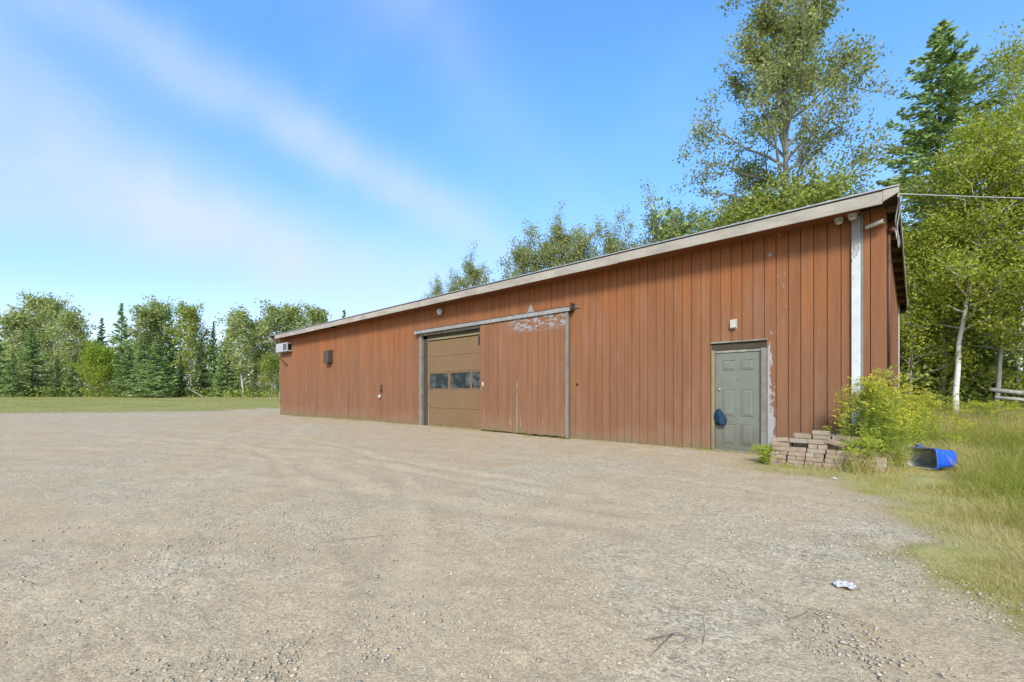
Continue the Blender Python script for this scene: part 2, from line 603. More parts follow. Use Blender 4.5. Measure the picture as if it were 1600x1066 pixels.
def mat_stones():
    t = NT('stones')
    c = t.ramp(t.attr('tone'), [(0, (0.196, 0.160, 0.117)), (.25, (0.260, 0.215, 0.159)), (.55, (0.319, 0.269, 0.204)), (.8, (0.382, 0.328, 0.254)), (.93, (0.333, 0.227, 0.156)), (1, (0.490, 0.427, 0.343))])
    t.bump(t.noise(90, 3), .3, .003)
    MATS['stones'] = t.base(t.mix(1.0, c, (1.15, 1.17, 1.1), 'MULTIPLY'), .9, .15)


mat_stones()
mat_bark('bark_grey', (.15, .135, .11), (.33, .31, .265))
mat_bark('bark_dark', (.06, .05, .04), (.17, .145, .115))
mat_bark('bark_birch', None, None, True)
mat_bark('bark_pale', (.30, .28, .24), (.50, .48, .42))
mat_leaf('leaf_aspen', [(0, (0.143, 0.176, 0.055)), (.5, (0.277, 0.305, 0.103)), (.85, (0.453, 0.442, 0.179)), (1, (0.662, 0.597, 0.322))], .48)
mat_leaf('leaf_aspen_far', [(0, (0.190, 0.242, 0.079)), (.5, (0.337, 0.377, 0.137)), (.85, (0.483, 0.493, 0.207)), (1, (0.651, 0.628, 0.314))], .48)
mat_leaf('leaf_yellow', [(0, (0.169, 0.209, 0.031)), (.5, (0.329, 0.365, 0.042)), (.85, (0.482, 0.475, 0.069)), (1, (0.609, 0.549, 0.095))], .5)
mat_leaf('leaf_green', [(0, (0.138, 0.179, 0.028)), (.5, (0.258, 0.299, 0.050)), (.85, (0.396, 0.403, 0.078)), (1, (0.534, 0.496, 0.124))], .4)
mat_leaf('needle', [(0, (0.144, 0.215, 0.072)), (.5, (0.301, 0.402, 0.135)), (.85, (0.511, 0.611, 0.205)), (1, (0.733, 0.784, 0.314))], .25, .6)
mat_leaf('needle_dark', [(0, (0.091, 0.151, 0.053)), (.5, (0.189, 0.274, 0.091)), (.85, (0.330, 0.408, 0.138)), (1, (0.506, 0.569, 0.209))], .25, .6)
mat_leaf('grass_blade', [(0, (.20, .25, .030)), (.3, (.33, .335, .050)), (.55, (.46, .40, .11)), (.8, (.56, .46, .20)), (1, (.64, .53, .30))], .5, .6)
mat_leaf('weed_leaf', [(0, (.17, .235, .025)), (.5, (.31, .38, .045)), (1, (.44, .475, .085))], .5)
mat_leaf('goldenrod_flower', [(0, (.36, .36, .04)), (.5, (.52, .48, .045)), (1, (.66, .58, .07))], .35, .7)


# ------------------------------------------------------------------ objects
def tag(o, label=None, cat=None, group=None, kind=None):
    if label: o['label'] = label
    if cat: o['category'] = cat
    if group: o['group'] = group
    if kind: o['kind'] = kind
    return o


def thing(name, label, cat, loc=(0, 0, 0), group=None):
    o = bpy.data.objects.new(name, None)
    o.empty_display_size = .2
    COL.objects.link(o)
    o.location = loc
    return tag(o, label, cat, group)


def origin_of(o):
    v = Vector((0, 0, 0))
    while o:
        v += o.location
        o = o.parent
    return v


def link_mesh(name, me, mat, parent=None, loc=(0, 0, 0)):
    o = bpy.data.objects.new(name, me)
    if mat and not me.materials:
        me.materials.append(MATS[mat])
    COL.objects.link(o)
    if parent:
        o.parent = parent
    o.location = loc
    return o


class MB:
    """collects shapes in world coordinates"""
    def __init__(s):
        s.v, s.f, s.smooth = [], [], []

    def add(s, vs, fs, smooth=False):
        b = len(s.v)
        s.v += [tuple(p) for p in vs]
        s.f += [tuple(i + b for i in f) for f in fs]
        s.smooth += [smooth] * len(fs)
        return s

    def box(s, x0, x1, y0, y1, z0, z1, bev=0.0, M=None):
        if bev <= 0:
            vs = [(x, y, z) for z in (z0, z1) for y in (y0, y1) for x in (x0, x1)]
            fs = [(0, 2, 3, 1), (4, 5, 7, 6), (0, 1, 5, 4), (2, 6, 7, 3), (0, 4, 6, 2), (1, 3, 7, 5)]
        else:
            vs, fs = bevel_box(x0, x1, y0, y1, z0, z1, bev)
        if M is not None:
            vs = [tuple(M @ Vector(p)) for p in vs]
        return s.add(vs, fs)

    def tube(s, pts, r, n=8, cap=True, smooth=True):
        vs, fs = tube_arrays(pts, r, n, cap)
        return s.add(vs, fs, smooth)

    def lathe(s, prof, M=None, n=20, smooth=True):
        """profile of (radius, z) about the z axis"""
        vs, fs = [], []
        m = len(prof)
        for i in range(n):
            a = 2 * math.pi * i / n
            for r, z in prof:
                vs.append((r * math.cos(a), r * math.sin(a), z))
        for i in range(n):
            j = (i + 1) % n
            for k in range(m - 1):
                fs.append((i * m + k, j * m + k, j * m + k + 1, i * m + k + 1))
        if prof[0][0] > 1e-6:
            fs.append(tuple(i * m for i in reversed(range(n))))
        if prof[-1][0] > 1e-6:
            fs.append(tuple(i * m + m - 1 for i in range(n)))
        if M is not None:
            vs = [tuple(M @ Vector(p)) for p in vs]
        return s.add(vs, fs, smooth)

    def prism(s, poly, axis, a, b):
        """extrude a 2-D polygon along an axis; poly coords are the two other axes in order"""
        n = len(poly)
        vs = []
        for t in (a, b):
            for p in poly:
                q = list(p); q.insert(axis, t); vs.append(tuple(q))
        fs = [tuple(range(n)), tuple(range(2 * n - 1, n - 1, -1))]
        for i in range(n):
            j = (i + 1) % n
            fs.append((i, i + n, j + n, j))
        return s.add(vs, fs)

    def mesh(s, name, o=(0, 0, 0)):
        me = bpy.data.meshes.new(name)
        o = Vector(o)
        me.from_pydata([(p[0] - o.x, p[1] - o.y, p[2] - o.z) for p in s.v], [], s.f)
        me.polygons.foreach_set('use_smooth', s.smooth)
        me.update()
        import bmesh
        bm = bmesh.new(); bm.from_mesh(me)
        bmesh.ops.recalc_face_normals(bm, faces=bm.faces)
        bm.to_mesh(me); bm.free()
        return me

    def build(s, name, mat, parent=None, origin=None):
        base = origin_of(parent) if parent else Vector((0, 0, 0))
        if origin is None:
            o = base
        else:
            o = Vector(origin)
        me = s.mesh(name, o)
        return link_mesh(name, me, mat, parent, o - base)


def bevel_box(x0, x1, y0, y1, z0, z1, b):
    vs, idx = [], {}
    X, Y, Z = (x0, x1), (y0, y1), (z0, z1)
    sg = (1, -1)
    for i in (0, 1):
        for j in (0, 1):
            for k in (0, 1):
                c = (X[i], Y[j], Z[k]); d = (sg[i] * b, sg[j] * b, sg[k] * b)
                for ax in range(3):
                    p = [c[0] + d[0], c[1] + d[1], c[2] + d[2]]
                    p[ax] = c[ax]
                    idx[i, j, k, ax] = len(vs); vs.append(tuple(p))
    fs = []
    for ax in range(3):
        o = [q for q in range(3) if q != ax]
        for s in (0, 1):
            ring = []
            for (u, v) in ((0, 0), (1, 0), (1, 1), (0, 1)):
                key = [0, 0, 0]; key[ax] = s; key[o[0]] = u; key[o[1]] = v
                ring.append(idx[key[0], key[1], key[2], ax])
            fs.append(tuple(ring))
    for ax in range(3):
        o = [q for q in range(3) if q != ax]
        for u in (0, 1):
            for v in (0, 1):
                q = []
                for s in (0, 1):
                    key = [0, 0, 0]; key[ax] = s; key[o[0]] = u; key[o[1]] = v
                    q.append((idx[key[0], key[1], key[2], o[0]], idx[key[0], key[1], key[2], o[1]]))
                fs.append((q[0][0], q[1][0], q[1][1], q[0][1]))
    for i in (0, 1):
        for j in (0, 1):
            for k in (0, 1):
                fs.append(tuple(idx[i, j, k, a] for a in range(3)))
    return vs, fs


def tube_arrays(pts, r, n=8, cap=True):
    pts = [Vector(p) for p in pts]
    m = len(pts)
    rr = r if isinstance(r, (list, tuple, np.ndarray)) else [r] * m
    vs, fs = [], []
    up = None
    for i, p in enumerate(pts):
        t = (pts[min(i + 1, m - 1)] - pts[max(i - 1, 0)])
        if t.length < 1e-9:
            t = Vector((0, 0, 1))
        t.normalize()
        if up is None:
            up = t.orthogonal().normalized()
        up = (up - t * up.dot(t))
        if up.length < 1e-6:
            up = t.orthogonal()
        up.normalize()
        w = t.cross(up)
        for k in range(n):
            a = 2 * math.pi * k / n
            q = p + (up * math.cos(a) + w * math.sin(a)) * rr[i]
            vs.append((q.x, q.y, q.z))
    for i in range(m - 1):
        for k in range(n):
            k2 = (k + 1) % n
            fs.append((i * n + k, i * n + k2, (i + 1) * n + k2, (i + 1) * n + k))
    if cap:
        fs.append(tuple(reversed(range(n))))
        fs.append(tuple(range((m - 1) * n, m * n)))
    return vs, fs


def quad_mesh(name, V, tone, mat, nv=4):
    """V: (n, nv, 3) separate faces, tone: (n,)"""
    n = len(V)
    me = bpy.data.meshes.new(name)
    me.vertices.add(n * nv)
    me.vertices.foreach_set('co', np.ascontiguousarray(V, dtype=np.float32).ravel())
    me.loops.add(n * nv)
    me.loops.foreach_set('vertex_index', np.arange(n * nv, dtype=np.int32))
    me.polygons.add(n)
    me.polygons.foreach_set('loop_start', np.arange(0, n * nv, nv, dtype=np.int32))
    at_ = me.attributes.new('tone', 'FLOAT', 'POINT')
    at_.data.foreach_set('value', np.repeat(np.asarray(tone, dtype=np.float32), nv))
    me.update(calc_edges=True)
    me.materials.append(MATS[mat])
    return me


def leaves(c, length, width, rng, up_bias=0.0, axis=None, jitter=1.0):
    """diamond-shaped leaves with random direction around centres c"""
    n = len(c)
    d = rng.normal(size=(n, 3))
    if axis is not None:
        d = axis + d * jitter
    d[:, 2] -= up_bias
    d /= np.linalg.norm(d, axis=1)[:, None] + 1e-9
    q = rng.normal(size=(n, 3))
    w = np.cross(d, q)
    w /= np.linalg.norm(w, axis=1)[:, None] + 1e-9
    L = (length * rng.uniform(.55, 1.4, n))[:, None]
    W = (width * rng.uniform(.7, 1.3, n))[:, None]
    nrm = np.cross(d, w)
    return np.stack([c - d * L * .5, c + w * W * .5 + nrm * W * .15, c + d * L * .5, c - w * W * .5 + nrm * W * .15], axis=1)


# ------------------------------------------------------------------ ground
def build_ground():
    fa = math.atan2(SN, -CS)
    span = RAD(66)
    angs = np.concatenate([np.linspace(fa - span, fa + span, 470, endpoint=False),
                           np.linspace(fa + span, fa - span + 2 * math.pi, 40, endpoint=False)])
    na = len(angs)
    rad = [0.35]
    while rad[-1] < 900:
        r = rad[-1]
        rad.append(r * (1.0135 if r < 45 else 1.06) + .004)
    rad = np.array(rad)
    nr = len(rad)
    A, Rr = np.meshgrid(angs, rad)
    X = CAMX + Rr * np.cos(A); Y = CAMY + Rr * np.sin(A)
    Zc = ground_z(X, Y)
    yd = yard_dist(X, Y).reshape(X.shape)
    jag = (fbm(X * 1.3, Y * 1.3, 5, 4) - .5) * 1.1 + (fbm(X * 5, Y * 5, 9, 3) - .5) * .35
    jag *= np.clip(.35 + Rr * .07, .4, 2.2)
    msk = yd + jag
    # tyre ruts: three pairs of arcs leading to the doors
    track = np.zeros_like(X)
    rut = np.zeros_like(X)
    for (cx, cy, r0, w) in ((-6.5, -17.5, 10.6, .16), (-6.5, -17.5, 12.2, .18), (-9.0, -24, 17.4, .2), (-9.0, -24, 19.1, .2),
                            (2.0, -26.0, 20.0, .16), (2.0, -26.0, 21.6, .16), (-20, -30, 25.0, .22), (-20, -30, 26.6, .22),
                            (-4, -30, 24.2, .10), (-4, -30, 24.7, .09), (-4, -30, 26.3, .10), (-12, -21, 14.6, .10), (-12, -21, 16.2, .10), (-30, -40, 37.5, .2), (-30, -40, 39.2, .2)):
        d = np.hypot(X - cx, Y - cy) - r0 + (fbm(X * .18, Y * .18, 31, 2) - .5) * 1.0
        brk = sstep(.38, .6, fbm(X * .5, Y * .5, int(abs(cx * 7 + r0)), 3))
        g = np.exp(-(d / w) ** 2) * brk
        track = np.maximum(track, g)
        rut += -g * .008 + np.exp(-((np.abs(d) - w * 1.9) / (w * .7)) ** 2) * .006 * brk
    rel = (fbm(X * .9, Y * .9, 3, 4) - .5) * .05 + (fbm(X * 6, Y * 6, 7, 3) - .5) * .016 + (fbm(X * 22, Y * 22, 8, 2) - .5) * .008
    fade = np.clip(1.4 - Rr / 60, .15, 1)
    Zg = Zc + (rel + rut) * fade
    grassy = sstep(.3, -.5, msk)
    Zg = Zg + grassy * (fbm(X * 2.2, Y * 2.2, 41, 3) - .4) * .08 * fade
    co = np.stack([X, Y, Zg], axis=-1).reshape(-1, 3)
    i0 = (np.arange(nr - 1)[:, None] * na + np.arange(na)[None, :])
    j1 = (np.arange(na) + 1) % na
    i1 = (np.arange(nr - 1)[:, None] * na + j1[None, :])
    quads = np.stack([i0, i1, i1 + na, i0 + na], axis=-1).reshape(-1, 4)
    mf = msk.ravel()
    qm = mf[quads].mean(axis=1) > 0
    # centre cap fan around the camera foot
    edge = np.exp(-(np.abs(mf) / np.clip(.10 + Rr.ravel() * .022, .1, 1.4)) ** 1.5)
    for nm, sel, mt in (('gravel_yard', qm, 'gravel'), ('ground', ~qm, 'lawn')):
        q = quads[sel]
        faces = q.tolist()
        used, inv = np.unique(q.ravel(), return_inverse=True)
        me = bpy.data.meshes.new(nm)
        vs = co[used]
        tris_extra = None
        me.vertices.add(len(vs)); me.vertices.foreach_set('co', vs.astype(np.float32).ravel())
        me.loops.add(len(inv)); me.loops.foreach_set('vertex_index', inv.astype(np.int32))
        me.polygons.add(len(q)); me.polygons.foreach_set('loop_start', np.arange(0, len(inv), 4, dtype=np.int32))
        me.polygons.foreach_set('use_smooth', np.ones(len(q), dtype=bool))
        a = me.attributes.new('edge', 'FLOAT', 'POINT'); a.data.foreach_set('value', edge[used].astype(np.float32))
        a = me.attributes.new('track', 'FLOAT', 'POINT'); a.data.foreach_set('value', track.ravel()[used].astype(np.float32))
        me.update(calc_edges=True)
        o = link_mesh(nm, me, mt)
        o['kind'] = 'structure'
        o['label'] = ('pale grey and sandy gravel yard with faint tyre tracks before the shed' if nm == 'gravel_yard'
                      else 'mown and dry yellow green grass ground around the yard')
    return


def msk_at(x, y):
    r = np.hypot(x - CAMX, y - CAMY)
    jag = (fbm(x * 1.3, y * 1.3, 5, 4) - .5) * 1.1 + (fbm(x * 5, y * 5, 9, 3) - .5) * .35
    return yard_dist(x, y) + jag * np.clip(.35 + r * .07, .4, 2.2)


build_ground()

# ------------------------------------------------------------------ the building
WT = 4.32                      # wall top / soffit height
XL = xw(438)                   # left corner
DEPTH = 5.9
OV = 0.50                      # eave overhang
XR_OV = xw(1405, OV)           # roof end past the right corner
SL = math.tan(RAD(7.5))
PITCH = 0.2032


def roof_z(y):
    return 4.475 - SL * (y + OV)


barn = thing('workshop_building', 'long low brown board sided workshop building with grey fascia and lean-to roof', 'building', (xw(900), DEPTH / 2, 0))

xd0, xd1 = xw(1112), xw(1198)                 # entry door outer frame
zd1 = zw(1153, 533)
xg0, xg1 = xw(656), xw(656) + 4.05            # garage opening outer
zg1 = 3.42


def subtract(a, b):
    """x-interval a..b of a board -> list of (a, b, z0, z1)"""
    res = []
    cuts = sorted({a, b} | {c for c in (xd0, xd1, xg0, xg1) if a < c < b})
    for p, q in zip(cuts[:-1], cuts[1:]):
        m = (p + q) / 2
        if q - p < .012:
            continue
        if xd0 < m < xd1:
            res.append((p, q, zd1, WT))
        elif xg0 < m < xg1:
            res.append((p, q, zg1, WT))
        else:
            res.append((p, q, -.3, WT))
    return res


def board_shape(w, z0, z1, mb=None, x=0.0, y=0.0, zl=None, zr=None):
    mb = mb or MB()
    c = .005
    poly = [(0, .036), (0, c), (c, 0), (w - c, 0), (w, c), (w, .036)]
    return mb.add([(x + p[0], y + p[1], z0) for p in poly] + [(x + p[0], y + p[1], z1) for p in poly],
                  [(0, 1, 2, 3, 4, 5), (11, 10, 9, 8, 7, 6)] + [(i, i + 6, (i + 1) % 6 + 6, (i + 1) % 6) for i in range(6)])


rnd = random.Random(4)
bk = MB()
segs = [(XL, xg0, -.3, WT), (xg0, xg1, zg1, WT), (xg1, xd0, -.3, WT), (xd0, xd1, zd1, WT), (xd1, 0, -.3, WT)]
for a, b, z0, z1 in segs:
    bk.box(a, b - .001 if b == 0 else b, .034, .09, z0, z1)
front = bk.build('front_wall', 'backing', barn)
nboard = int(-XL / PITCH) + 1
full_me = None
GAP = .0095
post_x0, post_x1 = xw(1331), xw(1345)
for i in range(nboard):
    b = -i * PITCH - GAP / 2
    a = max(-(i + 1) * PITCH + GAP / 2, XL + .002)
    for p, q, z0, z1 in subtract(a, b):
        dy = rnd.uniform(-.0025, .0025)
        if q > post_x1 + .05:
            z1 = roof_z(0) - .02        # open eave right of the post
        std = abs((q - p) - (PITCH - GAP)) < 1e-6 and z0 == -.3 and z1 == WT
        if std and full_me is None:
            full_me = board_shape(PITCH - GAP, -.3, WT).mesh('board')
            full_me.materials.append(MATS['siding'])
        if std:
            me = full_me
        else:
            me = board_shape(q - p, z0, z1).mesh('board'); me.materials.append(MATS['siding'])
        o = bpy.data.objects.new('board', me)
        COL.objects.link(o); o.parent = front
        o.location = Vector((p, dy, 0)) - origin_of(front)

# right end wall
ew = MB()
ew.prism([(.03, -.3), (DEPTH, -.3), (DEPTH, roof_z(DEPTH) - .02), (.03, roof_z(.03) - .02)], 0, -.09, -.022)
endw = ew.build('end_wall', 'backing', barn)
for i in range(int(DEPTH / PITCH) + 1):
    y0, y1 = i * PITCH + GAP / 2, min((i + 1) * PITCH - GAP / 2, DEPTH)
    if y1 - y0 < .02:
        continue
    if i == 0:
        y0 = .001
    mb = MB()
    c = .005
    poly = [(-.022, y0), (-c, y0), (0, y0 + c), (0, y1 - c), (-c, y1), (-.022, y1)]
    zt = roof_z(y1) - .02
    mb.add([(p[0], p[1], -.3) for p in poly] + [(p[0], p[1], zt) for p in poly],
           [(0, 1, 2, 3, 4, 5), (11, 10, 9, 8, 7, 6)] + [(k, k + 6, (k + 1) % 6 + 6, (k + 1) % 6) for k in range(6)])
    o = mb.build('board', 'siding', endw)
    o.location.x += rnd.uniform(-.002, .002)
# plain back and left walls
m = MB(); m.box(XL, -.09, DEPTH - .09, DEPTH - .002, -.3, roof_z(DEPTH) - .02); m.build('back_wall', 'siding', barn)
m = MB(); m.prism([(.03, -.3), (DEPTH - .1, -.3), (DEPTH - .1, roof_z(DEPTH) - .02), (.03, roof_z(.03) - .02)], 0, XL - .02, XL + .03); m.build('end_wall', 'siding', barn)
m = MB(); m.box(XL - .06, XL + .0, -.02, .06, -.3, WT); m.build('corner_trim', 'frame_wood', barn)
m = MB(); m.box(-.03, .022, DEPTH + .001, DEPTH + .06, -.2, roof_z(DEPTH) - .03); m.build('corner_trim', 'white_plastic', barn)
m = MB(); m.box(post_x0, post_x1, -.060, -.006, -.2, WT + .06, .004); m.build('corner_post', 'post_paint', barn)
m = MB(); m.box(post_x1 + .001, post_x1 + .035, -.035, -.006, -.2, WT + .06, .003); m.build('corner_trim', 'jamb_wood', barn)

# roof
XRL = xw(419, OV)
m = MB()
prof = []
x = XRL
y0r, y1r = -OV - .055, DEPTH + .35
while x < XR_OV:
    for dx, dz in ((0, 0), (.22, 0), (.235, .008), (.285, .008), (.30, 0)):
        prof.append((x + dx * 1.0, dz))
    x += .305
prof = [(min(px_, XR_OV), dz) for px_, dz in prof]
vs = []
for (px_, dz) in prof:
    for (yy) in (y0r, y1r):
        vs.append((px_, yy, roof_z(yy) + .032 + dz)); vs.append((px_, yy, roof_z(yy) + .012))
fs = []
for i in range(len(prof) - 1):
    a, b = i * 4, (i + 1) * 4
    fs += [(a, b, b + 2, a + 2), (a + 1, a + 3, b + 3, b + 1), (a, a + 1, b + 1, b), (a + 2, b + 2, b + 3, a + 3)]
fs += [(0, 2, 3, 1), (len(vs) - 4, len(vs) - 3, len(vs) - 1, len(vs) - 2)]
m.add(vs, fs)
roof = m.build('roof', 'roof_metal', barn)
m = MB()
yy0, yy1 = -OV + .02, DEPTH + .3
m.add([(xx, yy, roof_z(yy) + dz) for xx in (XRL + .1, XR_OV - .03) for yy in (yy0, yy1) for dz in (-.012, .010)],
      [(0, 2, 3, 1), (4, 5, 7, 6), (0, 1, 5, 4), (2, 6, 7, 3), (0, 4, 6, 2), (1, 3, 7, 5)])
m.build('sheathing', 'dark_wood', roof)
# lookouts under the right rake
for i in range(10):
    y = .06 + i * .605
    m = MB()
    za, zb = roof_z(y) - .013, roof_z(y + .04) - .013
    m.add([(x_, yy, z_) for x_ in (.002, XR_OV - .022) for (yy, z_) in ((y, za - .085), (y + .04, zb - .085), (y, za), (y + .04, zb))],
          [(0, 1, 3, 2), (4, 6, 7, 5), (0, 4, 5, 1), (2, 3, 7, 6), (0, 2, 6, 4), (1, 5, 7, 3)])
    m.build('lookout', 'lookout_wood', roof)
m = MB()
m.add([(x_, yy, roof_z(yy) + dz) for x_ in (XR_OV - .021, XR_OV) for yy in (-OV + .03, DEPTH + .32) for dz in (-.13, .009)],
      [(0, 1, 3, 2), (4, 6, 7, 5), (0, 4, 5, 1), (2, 3, 7, 6), (0, 2, 6, 4), (1, 5, 7, 3)])
m.build('rake_board', 'fascia_wood', roof)
# back fascia at the low eave end
m = MB(); m.box(XRL + .1, XR_OV - .03, DEPTH + .3, DEPTH + .33, roof_z(DEPTH + .33) - .2, roof_z(DEPTH + .33) - .004); m.build('fascia_board', 'dark_wood', roof)
# front fascia: separate weathered boards
xf0, xf1 = xw(429, OV + .03), xw(1379, OV + .03)
cuts = [xf0, -24.2, -19.4, -14.5, -9.63, -4.75, xf1]
for i, (a, b) in enumerate(zip(cuts[:-1], cuts[1:])):
    m = MB()
    dz = rnd.uniform(-.008, .008)
    m.box(a + .0015, b - .0015, -OV - .032 + rnd.uniform(-.002, .002), -OV, 4.262 + dz, 4.468, .003)
    m.build('fascia_board', 'fascia_wood', roof)
m = MB()
m.add([(xf1 + .002, -OV - .036, 4.30), (XR_OV, -OV - .036, 4.405), (XR_OV, -OV - .036, 4.487), (xf1 + .002, -OV - .036, 4.478),
       (xf1 + .002, -OV, 4.30), (XR_OV, -OV, 4.405), (XR_OV, -OV, 4.487), (xf1 + .002, -OV, 4.478)],
      [(0, 1, 2, 3), (7, 6, 5, 4), (0, 4, 5, 1), (1, 5, 6, 2), (2, 6, 7, 3), (3, 7, 4, 0)])
m.build('fascia_board', 'fascia_wood', roof)
# soffit panels; one has come loose near the left end
sx = post_x1 + .01
k = 0
while sx > xf0 + .3:
    a = max(sx - 2.44, xf0 + .02)
    m = MB()
    mid = (a + sx) / 2
    loose = xw(545) > mid > xw(462)
    if loose:
        m.add([(xx, yy, zz + t) for xx in (a + .03, sx - .03) for (yy, zz) in ((-OV + .12, WT - .085), (-.004, WT - .02)) for t in (0, .012)],
              [(0, 2, 3, 1), (4, 5, 7, 6), (0, 1, 5, 4), (2, 6, 7, 3), (0, 4, 6, 2), (1, 3, 7, 5)])
    else:
        m.box(a + .002, sx - .002, -OV + .001, -.003 - .003, WT - .012, WT + .002)
    m.build('soffit_panel', 'soffit_paint', roof)
    sx = a
    k += 1
# strip under the roof at front to close the eave
m = MB(); m.box(XRL + .25, XRL + .29, -OV + .02, -.01, 4.2, 4.44); m.build('rake_board', 'fascia_wood', roof)
m = MB(); m.tube([(XRL + .42, -OV + .0, 4.40), (XRL + .33, -OV - .06, 4.25), (XRL + .22, -OV - .10, 4.02)], .018, 5); m.build('loose_trim', 'white_plastic', roof)

# --- entry door
ent = MB()
fr_y0, fr_y1 = -.022, .10
jw = .075
leaf0, leaf1 = xw(1117), xw(1189)
ztop = zw(1153, 550)
door = MB()
door.box(leaf0, leaf1, .05, .092, .05, ztop - .006, .002)
dleaf = door.build('entry_door', 'door_paint', barn)
dleaf['label'] = 'dirty grey green six panel entry door'
W_ = leaf1 - leaf0
H_ = ztop - .05
for (u0, u1) in ((.155, .44), (.56, .845)):
    for (v0, v1) in ((.055, .27), (.345, .625), (.815, .925)):
        a, b = leaf0 + u0 * W_, leaf0 + u1 * W_
        c, d = .05 + v0 * H_, .05 + v1 * H_
        m = MB()
        t = .024
        # moulding frame standing proud with a bevelled field inside
        yo, yi = .0488, .038
        outer = [(a, c), (b, c), (b, d), (a, d)]
        midr = [(a + t / 2, c + t / 2), (b - t / 2, c + t / 2), (b - t / 2, d - t / 2), (a + t / 2, d - t / 2)]
        inner = [(a + t, c + t), (b - t, c + t), (b - t, d - t), (a + t, d - t)]
        field = [(a + 2.1 * t, c + 2.1 * t), (b - 2.1 * t, c + 2.1 * t), (b - 2.1 * t, d - 2.1 * t), (a + 2.1 * t, d - 2.1 * t)]
        vs = [(p[0], yo + .002, p[1]) for p in outer] + [(p[0], yi, p[1]) for p in midr] + [(p[0], yo + .0005, p[1]) for p in inner] + [(p[0], yi + .001, p[1]) for p in field]
        fs = []
        for r in range(3):
            for q in range(4):
                fs.append((r * 4 + q, r * 4 + (q + 1) % 4, r * 4 + 4 + (q + 1) % 4, r * 4 + 4 + q))
        fs.append((12, 13, 14, 15))
        m.add(vs, fs); m.build('panel', 'door_paint', dleaf)
My = Matrix.Rotation(RAD(90), 4, 'X')


def on_wall(x, y, z):
    """z axis of a lathe profile points out of the front wall"""
    return Matrix.Translation((x, y, z)) @ My


kx = leaf0 + .075
m = MB(); m.lathe([(.034, 0), (.034, .006), (.026, .012), (.014, .014), (.014, .035), (.028, .042), (.030, .058), (.022, .068), (0, .07)], on_wall(kx, .05, .86)); m.build('knob', 'black_metal', dleaf)
m = MB(); m.lathe([(.031, 0), (.031, .012), (.022, .018), (0, .019)], on_wall(kx, .05, 1.30)); m.build('deadbolt', 'galv', dleaf)
m = MB(); m.lathe([(.012, 0), (.012, .004), (0, .005)], on_wall(leaf0 + .5 * W_, .05, 1.49)); m.build('peephole', 'black_metal', dleaf)
for nm, x0, x1, z0, z1, mt in (('door_jamb', xd0, leaf0 - .003, -.05, ztop + .055, 'yellow_wood'), ('door_jamb', leaf1 + .003, xd1, -.05, ztop + .055, 'jamb_wood')):
    m = MB(); m.box(x0, x1, fr_y0, fr_y1, z0, z1, .003); m.build(nm, mt, barn)
m = MB(); m.box(leaf0 - .003, leaf1 + .003, .03, fr_y1, ztop, ztop + .055, .002); m.build('door_head', 'frame_wood', barn)
m = MB(); m.box(xd0, xd1, .012, fr_y1, ztop + .056, zd1 - .001, .003); m.build('lintel', 'dark_wood', barn)
m = MB(); m.box(xd0 - .02, xd1 + .02, -.035, .011, zd1 - .022, zd1 + .004, .003); m.build('drip_cap', 'frame_wood', barn)
m = MB(); m.box(leaf0 - .002, leaf1 + .002, -.03, .12, -.06, .046, .004); m.build('threshold', 'concrete', barn)

# --- garage opening: jambs, header, sectional door
gx0 = xw(667)                        # visible left edge of the overhead door
gx1 = xg1 - .12
gz = 3.10
m = MB(); m.box(xg0, xg0 + .16, -.045, -.003 + .15, -.25, zg1 - .10, .005); m.build('jamb_post', 'jamb_wood', barn)
m = MB(); m.box(xg0 + .161, gx0 - .045, .05, .16, -.2, zg1 - .1, .004); m.build('jamb_post', 'rust_brown', barn)
m = MB(); m.box(gx0 - .044, gx0 + .0, .075, .14, -.1, gz + .03, .003); m.build('door_stop', 'yellow_wood', barn)
m = MB(); m.box(gx0 - .044, gx1, .06, .14, gz + .031, gz + .10, .003); m.build('door_stop', 'yellow_wood', barn)
m = MB(); m.box(xg0 + .162, xg1, .05, .12, gz + .10, zg1 - .001, .003); m.build('header', 'dark_wood', barn)
m = MB(); m.box(xg0 - .01, xg1, -.042, .048, zg1 - .10, zg1 - .002, .004); m.build('header', 'frame_wood', barn)
m = MB(); m.box(xg1 - .11, xg1 - .001, .05, .15, -.2, gz + .1); m.build('jamb_post', 'dark_wood', barn)
od = thing('overhead_door', None, None)
del_keys = [kk for kk in od.keys()]
bpy.data.objects.remove(od)
sec = [(.02, .66), (.665, 1.33), (1.335, 1.955), (1.96, 2.53), (2.535, gz)]
gd = MB(); gd.box(gx0 + .001, gx1, .135, .16, .01, gz)
odoor = gd.build('overhead_door', 'interior_dark', barn)
odoor['label'] = 'tan sectional overhead garage door with a row of panes'
for i, (a, b) in enumerate(sec):
    m = MB()
    if i != 2:
        m.box(gx0 + .004, gx1 - .002, .095, .134, a, b, .006)
        m.build('door_section', 'overhead_panel', odoor)
    else:
        wz0, wz1 = zw(710, 607), zw(710, 582.5)
        m.box(gx0 + .004, gx1 - .002, .095, .134, a, wz0, .004)
        m.box(gx0 + .004, gx1 - .002, .095, .134, wz1, b, .004)
        bars = [gx0 + .004, gx0 + .05, xw(697), xw(700), xw(731), xw(733.5), xw(731) + 1.02, xw(733.5) + 1.02]
        for p, q in ((0, 1), (2, 3), (4, 5), (6, 7)):
            m.box(bars[p], bars[q], .096, .133, wz0 + .001, wz1 - .001)
        m.build('door_section', 'overhead_panel', odoor)
        for p, q in ((1, 2), (3, 4), (5, 6)):
            g = MB(); g.box(bars[p] + .002, bars[q] - .002, .112, .122, wz0 + .002, wz1 - .002); g.build('pane', 'garage_glass', odoor)
